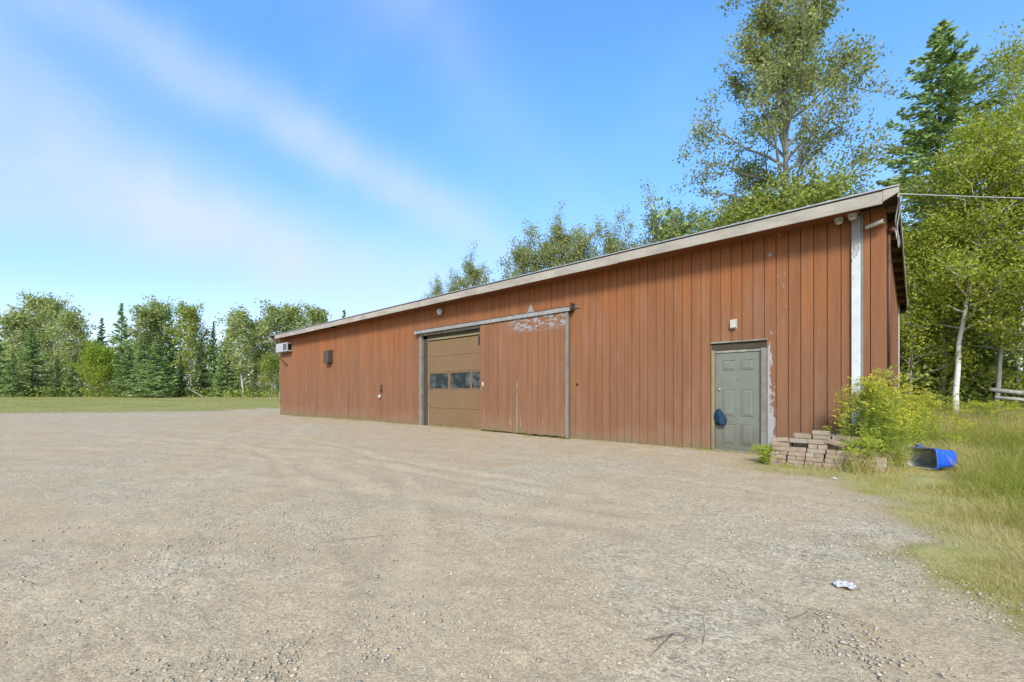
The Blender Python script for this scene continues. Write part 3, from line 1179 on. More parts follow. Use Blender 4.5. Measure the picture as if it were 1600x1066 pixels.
m = MB(); m.box(gx0 + .002, gx1, .09, .15, -.06, .018); m.build('bottom_seal', 'overhead_seal', odoor)
m = MB(); m.lathe([(.06, 0), (.06, .008), (.035, .012), (.03, .004), (0, .003)], on_wall(xw(682), .095, zw(682, 652))); m.build('lock_plate', 'galv', odoor)
m = MB(); m.lathe([(.028, 0), (.02, .012), (0, .014)], on_wall(xw(682), .087, zw(682, 652))); m.build('lock_hole', 'black_metal', odoor)
m = MB(); m.box(xw(744.5), xw(746.5), .08, .094, gz - .32, gz - .02); m.build('latch_strap', 'black_metal', odoor)

# --- sliding door hung on a track
SO = .12                              # stands this far off the wall
sx0, sx1 = xw(750, SO), xw(887.5, SO)
sz0, sz1 = .035, 3.40
sl = MB(); sl.box(sx0 + .003, sx1 - .003, -SO + .024, -SO + .06, sz0 + .01, sz1 - .01)
sdoor = sl.build('sliding_door', 'backing', barn)
sdoor['label'] = 'wide faded brown sliding barn door with peeling boards'
nb = 17
bw = (sx1 - .075 - sx0 - .03) / nb
for i in range(nb):
    a = sx0 + .03 + i * bw + .004
    seam = i == 7
    m = board_shape(bw - .008, sz0 + rnd.uniform(0, .02), sz1 - .002, MB(), a + (.006 if seam else 0), -SO + rnd.uniform(-.002, .003))
    m.build('board', 'door_siding', sdoor)
m = MB(); m.box(sx0, sx0 + .03, -SO - .006, -SO + .06, sz0, sz1, .003); m.build('edge_trim', 'door_siding', sdoor)
m = MB(); m.box(sx1 - .075, sx1, -SO - .014, -SO + .065, sz0 - .03, sz1, .004); m.build('edge_trim', 'jamb_wood', sdoor)
hx = xw(755, SO)
m = MB(); m.box(hx - .03, hx + .03, -SO - .03, -SO + .002, zw(755, 604, SO), zw(755, 597, SO), .008); m.build('handle', 'white_plastic', sdoor)
m = MB()
sxm = sx0 + .03 + 8 * bw
m.box(sxm - .012, sxm + .014, -SO - .012, -SO - .002, sz0, 1.55, .002); m.build('batten', 'frame_wood', sdoor)
tx0, tx1 = xw(648, SO), xw(893, SO)
m = MB()
m.prism([(-SO - .045, 3.40), (-SO - .045, 3.505), (-SO + .075, 3.525), (-SO + .075, 3.51), (-SO - .028, 3.49), (-SO - .028, 3.40)], 0, tx0, tx1)
track = m.build('door_track', 'track_paint', barn)
m = MB(); m.box(tx0 + .02, tx1 - .03, -.105, -.004, 3.45, 3.545, .004); m.build('track_board', 'rust_brown', track)
for t in (.04, .27, .50, .72, .96):
    xx = tx0 + (tx1 - tx0) * t
    m = MB(); m.box(xx - .02, xx + .02, -SO - .055, -SO + .1, 3.506 + .02, 3.545, .003); m.build('bracket', 'galv', track)
m = MB(); m.box(tx1 - .02, tx1 + .035, -SO - .07, -.005, 3.42, 3.60, .004); m.build('stop', 'rust_brown', track)
m = MB(); m.box(tx1 + .036, tx1 + .22, -.05, -.03, 3.49, 3.505); m.build('rod', 'galv', track)
for t in (.18, .80):
    xx = sx0 + (sx1 - sx0) * t
    m = MB(); m.box(xx - .025, xx + .025, -SO + .0, -SO + .02, 3.30, 3.47); m.build('hanger', 'black_metal', sdoor)

# grey patch of bare wood above the track
px_ = xw(829); pz = 3.56
m = MB()
m.add([(px_ + dx, -.006 - .004, pz + dz) for dx, dz in ((-.17, 0), (-.09, .05), (-.07, .12), (-.03, .16), (0, .30), (.03, .20), (.06, .17), (.09, .06), (.15, .02), (.13, -.01))]
      + [(px_ + dx, -.002, pz + dz) for dx, dz in ((-.17, 0), (-.09, .05), (-.07, .12), (-.03, .16), (0, .30), (.03, .20), (.06, .17), (.09, .06), (.15, .02), (.13, -.01))],
      [tuple(range(10)), tuple(range(19, 9, -1))] + [(i, (i + 1) % 10, (i + 1) % 10 + 10, i + 10) for i in range(10)])
m.build('torn_flashing', 'track_paint', front)
# small hatch in the siding
hx0, hx1, hz1 = xw(545), xw(560), zw(552, 611)
m = MB()
m.box(hx0, hx1, -.012, -.004, .12, hz1, .002)
hatch = m.build('wall_hatch', 'siding', barn)
m = MB(); m.box(hx0 - .025, hx0 - .002, -.016, -.004, .1, hz1 + .02); m.build('edge_strip', 'rust_brown', hatch)
# hole beside the sliding door
m = MB(); m.lathe([(.035, 0), (.025, .004), (0, .005)], on_wall(xw(902), -.004, zw(902, 601)), 9); m.build('knot_hole', 'interior_dark', front)

# ------------------------------------------------------------------ fittings on the building
x, z = xw(1146.5), zw(1146.5, 507)
t = thing('wall_light', 'small white box light on the siding above the grey entry door', 'wall light', (x, 0, z))
m = MB(); m.box(x - .055, x + .055, -.085, -.004, z - .085, z + .09, .012); m.build('housing', 'ivory_plastic', t)
m = MB(); m.box(x - .064, x + .064, -.012, -.0035, z - .095, z + .10, .003); m.build('back_plate', 'white_plastic', t)
m = MB(); m.box(x + .0552, x + .0575, -.06, -.03, z + .03, z + .055); m.build('sensor', 'lens_black', t)

x, z = xw(692), zw(692, 487)
t = thing('flood_light', 'round white flood light high on the siding above the garage door', 'wall light', (x, 0, z))
m = MB(); m.lathe([(.06, 0), (.06, .03), (.02, .035), (.02, .07)], on_wall(x, -.004, z + .02)); m.build('mount', 'ivory_plastic', t)
Mq = Matrix.Translation((x, -.10, z)) @ Matrix.Rotation(RAD(115), 4, 'X')
m = MB(); m.lathe([(.05, -.06), (.085, -.03), (.105, .03), (.11, .09), (.10, .095), (.085, .07), (0, .06)], Mq); m.build('lamp_head', 'white_plastic', t)


def dome_camera(px, py, label, off):
    x = xw(px, off); zt = WT - .013
    t = thing('dome_camera', label, 'security camera', (x, -off, zt), 'security cameras at the corner')
    M = Matrix.Translation((x, -off, zt)) @ Matrix.Rotation(math.pi, 4, 'X')
    m = MB(); m.lathe([(.068, 0), (.068, .014), (.062, .05), (.060, .052)], M, 24); m.build('base', 'white_plastic', t)
    M2 = M @ Matrix.Translation((0, 0, .062)) @ Matrix.Rotation(RAD(28), 4, 'X')
    m = MB(); m.lathe([(.058, -.02), (.058, .0), (.053, .024), (.04, .042), (.03, .046)], M2, 24); m.build('ball', 'white_plastic', t)
    m = MB(); m.lathe([(.036, .04), (.036, .047), (.028, .054), (0, .058)], M2, 20); m.build('lens', 'lens_black', t)


dome_camera(1311, 348, 'white dome security camera under the eave, left of the post', .16)
dome_camera(1332, 340, 'white dome security camera tucked at the top of the white post', .24)
x0, x1 = xw(1351, .12), xw(1377, .2)
zc = zw(1362, 352, .12)
t = thing('bullet_camera', 'ivory tube shaped security camera beside the white post, pointing right', 'security camera', (x0, -.1, zc))
pa, pb = Vector((x0 + .01, -.07, zc - .012)), Vector((x0 + .25, -.19, zc + .012))
dv = (pb - pa).normalized()
m = MB(); m.tube([pa, pa + dv * .02, pb - dv * .004, pb], [.03, .037, .037, .034], 16); m.build('body', 'ivory_plastic', t)
m = MB(); m.tube([pb + dv * .0005, pb + dv * .004], [.022, .02], 14); m.build('lens', 'lens_black', t)
m = MB(); m.tube([(x0 + .05, -.006, zc - .01), (x0 + .06, -.05, zc - .012), pa + dv * .06], .014, 8); m.build('bracket', 'ivory_plastic', t)

x0, x1, z0, z1 = XL - .02, xw(451.5, .2), zw(445, 551), zw(445, 538)
t = thing('air_conditioner', 'pale grey air conditioner sticking out at the far left corner of the wall', 'air conditioner', ((x0 + x1) / 2, 0, z0))
x0 = XL + .22
m = MB(); m.box(x0, x1, -.32, -.005, z0, z1, .01); bod = m.build('casing', 'ac_grey', t)
for i in range(7):
    zz = z0 + .05 + i * (z1 - z0 - .08) / 7
    m = MB(); m.box(x0 + .04, x0 + (x1 - x0) * .62, -.328, -.321, zz, zz + .022); m.build('louvre', 'white_plastic', bod)
m = MB(); m.box(x0 + (x1 - x0) * .68, x1 - .04, -.327, -.3205, z0 + .06, z1 - .06); m.build('side_grille', 'lens_black', bod)
m = MB(); m.box(x1 + .0005, x1 + .005, -.26, -.05, z0 + .06, z1 - .06); m.build('side_grille', 'lens_black', bod)

x0, x1, z0, z1 = xw(507.5), xw(520.5), zw(514, 567), zw(514, 547.5)
t = thing('exhaust_vent', 'dark brown box vent hood on the left half of the wall', 'vent', ((x0 + x1) / 2, 0, z0))
m = MB(); m.box(x0, x1, -.03, -.004, z0, z1, .004); m.build('frame', 'vent_brown', t)
m = MB(); m.prism([(-.031, z1 - .01), (-.22, z1 - .07), (-.26, z0 - .02), (-.031, z0 + .03)], 0, x0 + (x1 - x0) * .42, x1 - .01); m.build('hood', 'vent_brown', t)
for i in range(5):
    zz = z0 + .05 + i * (z1 - z0 - .1) / 5
    m = MB(); m.box(x0 + .03, x0 + (x1 - x0) * .40, -.042, -.031, zz, zz + .04); m.build('louvre', 'rust_brown', t)

pa = Vector((xw(449), -.01, zw(449, 571)))
pb = Vector((xw(427, .75), -.75, zw(427, 550.5, .75)))
t = thing('flag_pole_bracket', 'thin black rod slanting up and out below the air conditioner', 'rod', tuple(pa))
m = MB(); m.tube([pa, pb], .022, 8); m.build('rod', 'black_metal', t)
m = MB(); m.box(pa.x - .04, pa.x + .04, -.02, -.004, pa.z - .1, pa.z + .06, .004); m.build('plate', 'rust_brown', t)
m = MB(); m.tube([pb, pb + Vector((-.10, -.03, .01))], .018, 6); m.build('hook', 'black_metal', t)

x, z = xw(597), zw(597, 613)
t = thing('pipe_outlet', 'small bent pipe and pale cap on the wall left of garage', 'pipe', (x, 0, z))
m = MB(); m.tube([(x, -.005, z + .30), (x, -.06, z + .28), (x + .02, -.07, z + .12), (x - .01, -.07, z)], .024, 8); m.build('pipe', 'rust_brown', t)
m = MB(); m.tube([(x + .02, -.07, z + .16), (x + .12, -.09, z + .13), (x + .12, -.09, z + .06)], .012, 6); m.build('valve_handle', 'rust_brown', t)
m = MB(); m.lathe([(.07, 0), (.075, .05), (.06, .09), (0, .095)], on_wall(x - .12, -.004, z - .18)); m.build('cap', 'ivory_plastic', t)

# service conduit on the end wall, box and overhead cable
yc = .32
x = .03
zt = 4.02
t = thing('service_conduit', 'brown electrical conduit and switch box on the right end wall', 'conduit', (x, yc, 0))
m = MB(); m.tube([(x, yc, 1.62), (x, yc, zt)], .022, 10); m.build('pipe', 'brown_pipe', t)
m = MB(); m.tube([(x, yc, .35), (x + .01, yc, .8), (x - .005, yc, 1.40)], .012, 8); m.build('lower_pipe', 'black_metal', t)
m = MB(); m.box(.002, .085, yc - .06, yc + .06, 1.38, 1.66, .006); m.build('switch_box', 'brown_pipe', t)
m = MB(); m.tube([(x - .01, yc + .03, zt - .03), (x, yc, zt + .03), (x + .05, yc - .04, zt + .03), (x + .09, yc - .06, zt - .01)], [.035, .045, .045, .03], 10); m.build('weatherhead', 'brown_pipe', t)

A = Vector((XR_OV + .006, -.42, 4.40))
B = Vector(at(2150, 15.0) + (0,)); B.z = 8.3
t = thing('service_cable', 'overhead service cable running from the roof corner to the right', 'cable', tuple(A))
pts = []
for i in range(25):
    u = i / 24
    p = A.lerp(B, u); p.z -= .9 * 4 * u * (1 - u) * .28
    pts.append(p)
m = MB(); m.tube(pts, .011, 6); m.build('strand', 'cable_grey', t)
m = MB(); m.tube([p + Vector((.01, .012, -.022)) for p in pts[3:]], .010, 6); m.build('strand', 'cable_black', t)
W0 = Vector((.10, yc - .06, 4.0))
loops = [W0, W0 + Vector((.02, -.04, .0)), W0 + Vector((.035, -.10, -.13)), W0 + Vector((.045, -.20, -.19)), W0 + Vector((.055, -.30, -.12)), W0 + Vector((.03, -.42, .06)), W0 + Vector((.06, -.52, .26)), A]
for k, (dz, dx) in enumerate(((0, 0), (-.14, .02))):
    L = [p + Vector((dx * (i not in (0, len(loops) - 1)), .03 * k, dz * math.sin(math.pi * i / (len(loops) - 1)))) for i, p in enumerate(loops)]
    P = []
    for i in range(len(L) - 1):
        p0, p1, p2, p3 = L[max(i - 1, 0)], L[i], L[i + 1], L[min(i + 2, len(L) - 1)]
        for s in range(6):
            u = s / 6
            P.append(.5 * ((2 * p1) + (p2 - p0) * u + (2 * p0 - 5 * p1 + 4 * p2 - p3) * u * u + (3 * p1 - p0 - 3 * p2 + p3) * u ** 3))
    P.append(L[-1])
    m = MB(); m.tube(P, .010, 6); m.build('drip_loop', 'cable_grey', t)

# rag on the door knob
t = MB()
rx, ry, rz = kx + .012, -.045, .86
rg = random.Random(8)
N_, M_ = 14, 12
vs, fs = [], []
for j in range(M_):
    v = j / (M_ - 1)
    rad = .022 + .075 * math.sin(min(1, v * 1.25) * math.pi * .62) * (1 if v < .8 else 1 - (v - .8) * 1.6)
    for i in range(N_):
        a = 2 * math.pi * i / N_
        rr = rad * (1 + .28 * math.sin(a * 4 + v * 2.2) + .14 * math.sin(a * 7 + 1))
        vs.append((rx + .045 * v * v + rr * math.cos(a), ry + .012 + rr * math.sin(a) * .42, rz + .035 - .33 * v + .02 * math.sin(a * 2) * v))
for j in range(M_ - 1):
    for i in range(N_):
        fs.append((j * N_ + i, j * N_ + (i + 1) % N_, (j + 1) * N_ + (i + 1) % N_, (j + 1) * N_ + i))
fs.append(tuple(range(N_))); fs.append(tuple((M_ - 1) * N_ + i for i in reversed(range(N_))))
t.add(vs, fs, True)
o = t.build('hanging_rag', 'blue_rag', None, (rx, ry, rz))
tag(o, 'crumpled dark blue bag hanging from the knob of the grey door', 'bag')

# ------------------------------------------------------------------ brick pile
def build_bricks():
    rg = random.Random(21)
    bx, by = -1.47, -1.32
    root = thing('paver_pile', 'tumbled stack of weathered brick pavers beside the grey entry door', 'brick pile', (bx + .65, by + .4, 0))
    bl, bw_, bh = .236, .116, .066
    vs, fs = bevel_box(-bl / 2, bl / 2, -bw_ / 2, bw_ / 2, 0, bh, .006)
    mb = MB(); mb.add(vs, fs)
    me = mb.mesh('brick'); me.materials.append(MATS['paver'])
    mb = MB(); mb.add(*bevel_box(-bw_ / 2, bw_ / 2, -bl / 2, bl / 2, 0, bh, .006))
    me2 = mb.mesh('brick'); me2.materials.append(MATS['paver'])
    ro = origin_of(root)

    def put(me_, x, y, z, rz=0.0, rx=0.0, ry=0.0):
        o = bpy.data.objects.new('brick', me_)
        COL.objects.link(o); o.parent = root
        o.location = Vector((x, y, z)) - ro
        o.rotation_euler = (rx, ry, rz)

    cell = .252
    z0 = float(ground_z(np.array([bx + .5]), np.array([by]))[0]) - .03
    for lay in range(8):
        for cx in range(6):
            for cy in range(4):
                lo, hi = (0, 6)
                if lay == 5: lo, hi = 0, 6
                if lay == 6: lo, hi = 1, 5
                if lay == 7: lo, hi = 1, 5
                if not (lo <= cx < hi): continue
                if lay >= 5 and cy == 0 and rg.random() < .55: continue
                if lay >= 6 and cy == 0: continue
                if lay == 7 and (cy < 1 or rg.random() < .35): continue
                if cx == 5 and (cy == 3 or lay > 3): continue
                if lay == 4 and cx == 0 and cy == 0: pass
                x = bx + (cx + .5) * cell + rg.uniform(-.008, .008) + lay * .012
                y = by + (cy + .5) * cell + rg.uniform(-.008, .008)
                z = z0 + lay * (bh + .0015)
                jit = .03 if lay < 4 else .13
                if (lay + cx + (cy > 0)) % 2 == 0:
                    for s in (-1, 1):
                        put(me, x + rg.uniform(-.006, .006), y + s * .061, z, rg.uniform(-jit, jit))
                else:
                    for s in (-1, 1):
                        put(me2, x + s * .061, y + rg.uniform(-.012, .012), z, rg.uniform(-jit, jit) * .6)
    # loose ones thrown on the top and the right flank
    for (dx, dy, lay, rz, ry) in ((.42, .14, 6, .06, .0), (.66, .16, 6, -.05, .0), (.94, .12, 6, -.3, .22), (.15, .15, 6, .12, -.10),
                                  (1.16, .30, 6, .2, .10), (.70, .36, 8, .03, 0), (.40, .48, 7, .1, .04), (1.30, .2, 4.6, .5, .5),
                                  (1.34, .45, 2.6, .9, .3), (1.36, .1, .3, .2, .1)):
        put(me, bx + dx, by + dy, z0 + lay * (bh + .0015) + .004, rz, 0, ry)


build_bricks()

# ------------------------------------------------------------------ blue tub
def build_tub():
    x, y = at(1451, 6.85)
    g = float(ground_z(np.array([x]), np.array([y]))[0])
    root = thing('blue_tub', 'broken bright blue plastic tub lying on its side in dry grass', 'tub', (x, y, g))
    # storage tub lying on its long side, its mouth turned to the camera and a little to the left
    def ring(hw, hh, r, z, n=7):
        pts = []
        for (sx_, sy_, a0) in ((1, 1, 0), (-1, 1, 90), (-1, -1, 180), (1, -1, 270)):
            for i in range(n):
                a = RAD(a0 + 90 * i / (n - 1))
                pts.append((sx_ * (hw - r) + r * math.cos(a), sy_ * (hh - r) + r * math.sin(a), z))
        return pts
    SC = .79
    outer = [(.265, .140, .06, 0.0), (.285, .155, .07, .012), (.315, .175, .08, .20), (.335, .190, .08, .385), (.352, .206, .085, .39), (.352, .206, .085, .42), (.346, .200, .085, .425)]
    inner = [(.336, .190, .08, .425), (.328, .183, .08, .38), (.308, .168, .075, .20), (.280, .150, .065, .02)]
    tc = Vector((CAMX - x, CAMY - y, 0)).normalized()
    right = Vector((-tc.y, tc.x, 0))
    mdir = (tc * math.cos(RAD(49)) - right * math.sin(RAD(49))).normalized()
    ux = Vector((-mdir.y, mdir.x, 0))
    roll = Matrix.Rotation(RAD(5), 3, mdir)
    up = roll @ Vector((0, 0, 1)); ux = roll @ ux
    base = Vector((x, y, g + .175)) - mdir * .22
    def skin(ss, cap):
        mb = MB(); n = 28; vs, fs = [], []
        for s_ in ss:
            vs += [tuple(base + ux * p[0] * SC + up * p[1] * SC + mdir * p[2] * SC) for p in ring(*s_)]
        for k in range(len(ss) - 1):
            for i in range(n):
                j = (i + 1) % n
                fs.append((k * n + i, k * n + j, (k + 1) * n + j, (k + 1) * n + i))
        mb.add(vs, fs, True)
        if cap == 'first': mb.f.append(tuple(reversed(range(n)))); mb.smooth.append(False)
        return mb
    skin(outer, 'first').build('shell', 'blue_tub', root)
    skin([outer[-1]] + inner, None).build('lining', 'tub_inside', root)
    mb = MB(); pts = ring(.281, .151, .065, .022)
    mb.add([tuple(base + ux * p[0] * SC + up * p[1] * SC + mdir * p[2] * SC) for p in pts] + [tuple(base + ux * p[0] * SC + up * p[1] * SC + mdir * (p[2] - .006) * SC) for p in pts],
           [tuple(range(28)), tuple(range(55, 27, -1))] + [(i, (i + 1) % 28, (i + 1) % 28 + 28, i + 28) for i in range(28)])
    mb.build('floor', 'tub_inside', root)
    mb = MB(); mb.tube([base + up * .174 + ux * -.06 + mdir * .335, base + up * .198 + ux * -.05 + mdir * .36, base + up * .198 + ux * .05 + mdir * .36, base + up * .174 + ux * .06 + mdir * .335], .009, 6)
    mb.build('handle', 'blue_tub', root)


build_tub()

# ------------------------------------------------------------------ small things on the yard
def gz_(x, y):
    return float(ground_z(np.array([x]), np.array([y]))[0])


def branch_stick(name, pts_px, r, label):
    P = []
    for (a, b, h) in pts_px:
        x, y = pxg(a, b)
        P.append(Vector((x, y, gz_(x, y) + h)))
    return P


P = branch_stick('s', [(1008, 1003, .012), (1030, 1001, .02), (1055, 998, .03), (1080, 1003, .02)], .006, '')
t = thing('fallen_twig', 'forked brown twig lying on the gravel nearest the camera', 'twig', tuple(P[0]))
m = MB(); m.tube(P, [.002, .003, .004, .003], 6); m.build('stem', 'twig', t)
q = branch_stick('s', [(1052, 998, .028), (1035, 1012, .02), (1016, 1030, .012)], .005, '')
m = MB(); m.tube(q, [.0035, .003, .0015], 6); m.build('fork', 'twig', t)
x, y = pxg(1098, 1004)
m = MB(); m.tube([(x, y, 0), (x + .01, y, .06), (x - .004, y + .01, .12), (x + .016, y, .165)], [.0025, .0025, .002, .0012], 5)
o = m.build('upright_twig', 'twig', None, (x, y, 0)); tag(o, 'short thin twig standing upright out of the near gravel', 'twig')
for (p0, p1, p2, lab) in (((1262, 953), (1300, 962), (1366, 980), 'long thin straw stick on gravel below the white scrap'),
                          ((1230, 968), (1250, 966), (1262, 958), 'short curved dark stick on the gravel left of the white scrap'),
                          ((490, 850), (545, 845), (598, 838), 'thin grey stick on the open gravel at left centre')):
    P = branch_stick('s', [(p0[0], p0[1], .008), (p1[0], p1[1], .014), (p2[0], p2[1], .008)], .004, '')
    m = MB(); m.tube(P, [.0015, .0028, .0015], 5); o = m.build('stick', 'twig', None, tuple(P[0])); tag(o, lab, 'stick')

x, y = pxg(1320, 916)
rg = np.random.default_rng(5)
n = 9
m = MB(); vs, fs = [], []
for i in range(n):
    for j in range(n):
        u, v = i / (n - 1) - .5, j / (n - 1) - .5
        cut = 1 - .35 * abs(u * 2) ** 3
        vs.append((x + SN * u * .125 + (-CS) * v * .11 * cut, y + CS * u * .125 + SN * v * .11 * cut,
                   gz_(x, y) + .008 + .004 * math.sin(u * 13 + v * 5) + .004 * math.sin(v * 17 - u * 6) + rg.uniform(0, .004)))
for i in range(n - 1):
    for j in range(n - 1):
        if (i, j) in ((0, 0), (0, 1), (1, 0), (0, 7), (7, 7), (7, 0), (2, 0)): continue
        fs.append((i * n + j, (i + 1) * n + j, (i + 1) * n + j + 1, i * n + j + 1))
m.add(vs, fs)
o = m.build('paper_scrap', 'paper', None, (x, y, 0)); tag(o, 'crumpled white paper scrap lying on the gravel at right', 'litter')
md = o.modifiers.new('solid', 'SOLIDIFY'); md.thickness = .0015
x, y = pxg(1303, 750)
m = MB(); m.tube([(x - .035, y, .02), (x, y + .01, .028), (x + .04, y - .02, .018)], [.006, .017, .007], 7)
o = m.build('plastic_scrap', 'white_plastic', None, (x, y, 0)); tag(o, 'small pale plastic scrap at the foot of the brick pile', 'litter')

# bigger stones and the carpet of gravel
def rocks(name, n, zmin, zmax, smin, smax, seed, label, power=1.0, xpx=(-120, 1720)):
    rng = np.random.default_rng(seed)
    Z = zmin * (zmax / zmin) ** (rng.uniform(0, 1, n) ** power)
    px = rng.uniform(xpx[0], xpx[1], n)
    R = (px - 800) / F * Z
    X = CAMX + SN * R - CS * Z; Y = CAMY + CS * R + SN * Z
    ms = msk_at(X, Y)
    clump = fbm(X * .75, Y * .75, 77, 4) + (fbm(X * .16, Y * .16, 78, 2) - .5) * .6
    keep = (ms > -.15) & (rng.uniform(0, 1, n) < sstep(.34, .66, clump) * .9 + .10) & (Y < -.05)
    X, Y, Z = X[keep], Y[keep], Z[keep]
    n = len(X)
    s = smin * (smax / smin) ** (rng.uniform(0, 1, n) ** 2.6)
    base = np.array([(1, 0, 0), (0, 1, 0), (-1, 0, 0), (0, -1, 0), (0, 0, .55), (0, 0, -.6)], dtype=float)
    tri = np.array([(0, 1, 4), (1, 2, 4), (2, 3, 4), (3, 0, 4), (1, 0, 5), (2, 1, 5), (3, 2, 5), (0, 3, 5)])
    a = rng.uniform(0, 6.283, n)
    V = base[None] * (rng.uniform(.65, 1.35, (n, 6, 3)))
    V[:, :, :2] += rng.normal(size=(n, 6, 2)) * .16
    V *= s[:, None, None]
    V[:, :, 0] *= rng.uniform(.8, 1.5, n)[:, None]
    ca, sa = np.cos(a)[:, None], np.sin(a)[:, None]
    vx = V[:, :, 0] * ca - V[:, :, 1] * sa; vy = V[:, :, 0] * sa + V[:, :, 1] * ca
    g = ground_z(X, Y) + (fbm(X * .9, Y * .9, 3, 4) - .5) * .05
    co = np.stack([vx + X[:, None], vy + Y[:, None], V[:, :, 2] + g[:, None] + s[:, None] * .15], axis=-1)
    me = bpy.data.meshes.new(name)
    me.vertices.add(n * 6); me.vertices.foreach_set('co', co.astype(np.float32).ravel())
    T = (tri[None] + (np.arange(n) * 6)[:, None, None]).reshape(-1)
    me.loops.add(len(T)); me.loops.foreach_set('vertex_index', T.astype(np.int32))
    me.polygons.add(len(T) // 3); me.polygons.foreach_set('loop_start', np.arange(0, len(T), 3, dtype=np.int32))
    at_ = me.attributes.new('tone', 'FLOAT', 'POINT')
    at_.data.foreach_set('value', np.repeat(rng.beta(2.2, 2.0, n), 6).astype(np.float32))
    me.update(calc_edges=True)
    o = link_mesh(name, me, 'stones')
    tag(o, label, 'gravel', kind='stuff')


rocks('gravel_stones', 90000, 1.6, 14.0, .003, .0135, 3, 'loose grey and white gravel stones strewn over the yard', .9)

# ------------------------------------------------------------------ trees
def polyline(rng, a, b, n, wob):
    """wobbly line from a to b"""
    t = np.linspace(0, 1, n)
    p = a[None] * (1 - t[:, None]) + b[None] * t[:, None]
    w = rng.normal(size=(n, 3)) * wob * np.linalg.norm(b - a)
    w[0] = 0; w[-1] *= .3
    return p + w * np.sin(t * math.pi)[:, None] ** .5


def make_deciduous(name, seed, H, R, cb, n_limb, n_leaf, leaf, mat_l, mat_b, lean=(0, 0), up=.9, sigma=.3, trunk_r=None, profile=None, twigs=4, bare=0.0, droop=.3):
    rng = np.random.default_rng(seed)
    tr = trunk_r or H * .011
    tb = MB()
    nt = 12
    t = np.linspace(0, 1, nt)
    path = np.stack([lean[0] * t ** 1.4 + np.cumsum(rng.normal(size=nt) * H * .004), lean[1] * t ** 1.4 + np.cumsum(rng.normal(size=nt) * H * .004), t * H * .96], axis=1)
    path[0] = (0, 0, -.3)
    tb.tube(path, list(tr * (1 - .93 * t ** .9) + (t < .02) * tr * .3), 9)
    prof = profile or (lambda u: math.sin(math.pi * min(1, .18 + u * .82)) ** .8 + .12)
    cen, wts = [], []
    for i in range(n_limb):
        u = (i + rng.uniform(0, 1)) / n_limb
        h = cb + (1 - cb) * u ** .9
        k = min(h * (nt - 1), nt - 1.001); k0 = int(k)
        s = path[k0] + (path[k0 + 1] - path[k0]) * (k - k0)
        az = i * 2.4 + rng.uniform(-.5, .5)
        L = R * prof(u) * rng.uniform(.65, 1.15)
        el = up * rng.uniform(.55, 1.25) + u * .35
        d = np.array([math.cos(az) * math.cos(el), math.sin(az) * math.cos(el), math.sin(el)])
        e = s + d * L / max(.55, math.cos(el) ** .5)
        pl = polyline(rng, s, e, 6, .035)
        r0 = tr * (1 - .85 * h) * .55
        tb.tube(pl, list(np.linspace(r0, r0 * .2, 6)), 5, cap=False)
        isbare = rng.uniform() < bare
        for q in range(twigs):
            v = rng.uniform(.25, 1.0)
            kk = min(v * 5, 4.999); k1 = int(kk)
            s2 = pl[k1] + (pl[k1 + 1] - pl[k1]) * (kk - k1)
            d2 = d * .7 + rng.normal(size=3) * .55; d2[2] += .15
            d2 /= np.linalg.norm(d2)
            L2 = L * rng.uniform(.22, .48)
            pl2 = polyline(rng, s2, s2 + d2 * L2, 4, .05)
            tb.tube(pl2, list(np.linspace(r0 * .38, r0 * .08 + .002, 4)), 3, cap=False)
            if isbare: continue
            for w in (.35, .7, 1.0):
                p2 = pl2[0] + (pl2[-1] - pl2[0]) * w
                cen.append(p2); wts.append(rng.uniform(.3, 1.2))
        if not isbare:
            for v in (.55, .8, 1.0):
                cen.append(pl[0] + (pl[-1] - pl[0]) * v); wts.append(rng.uniform(.3, 1.0))
    # top shoot
    for v in (.8, .88, .95, 1.0):
        cen.append(path[0] + (path[-1] - path[0]) * 0 + path[int(v * (nt - 1))]); wts.append(.6)
    cen = np.array(cen); wts = np.array(wts) / np.sum(wts)
    idx = rng.choice(len(cen), n_leaf, p=wts)
    ctone = rng.uniform(0, 1, len(cen))
    c = cen[idx] + rng.normal(size=(n_leaf, 3)) * sigma * np.array([1, 1, .8])
    tone = np.clip(.28 + .35 * ctone[idx] + rng.normal(size=n_leaf) * .17, 0, 1)
    V = leaves(c, leaf, leaf * .68, rng, droop)
    me_l = quad_mesh(name + '_crown', V, tone, mat_l)
    me_t = tb.mesh(name + '_trunk'); me_t.materials.append(MATS[mat_b])
    return me_t, me_l


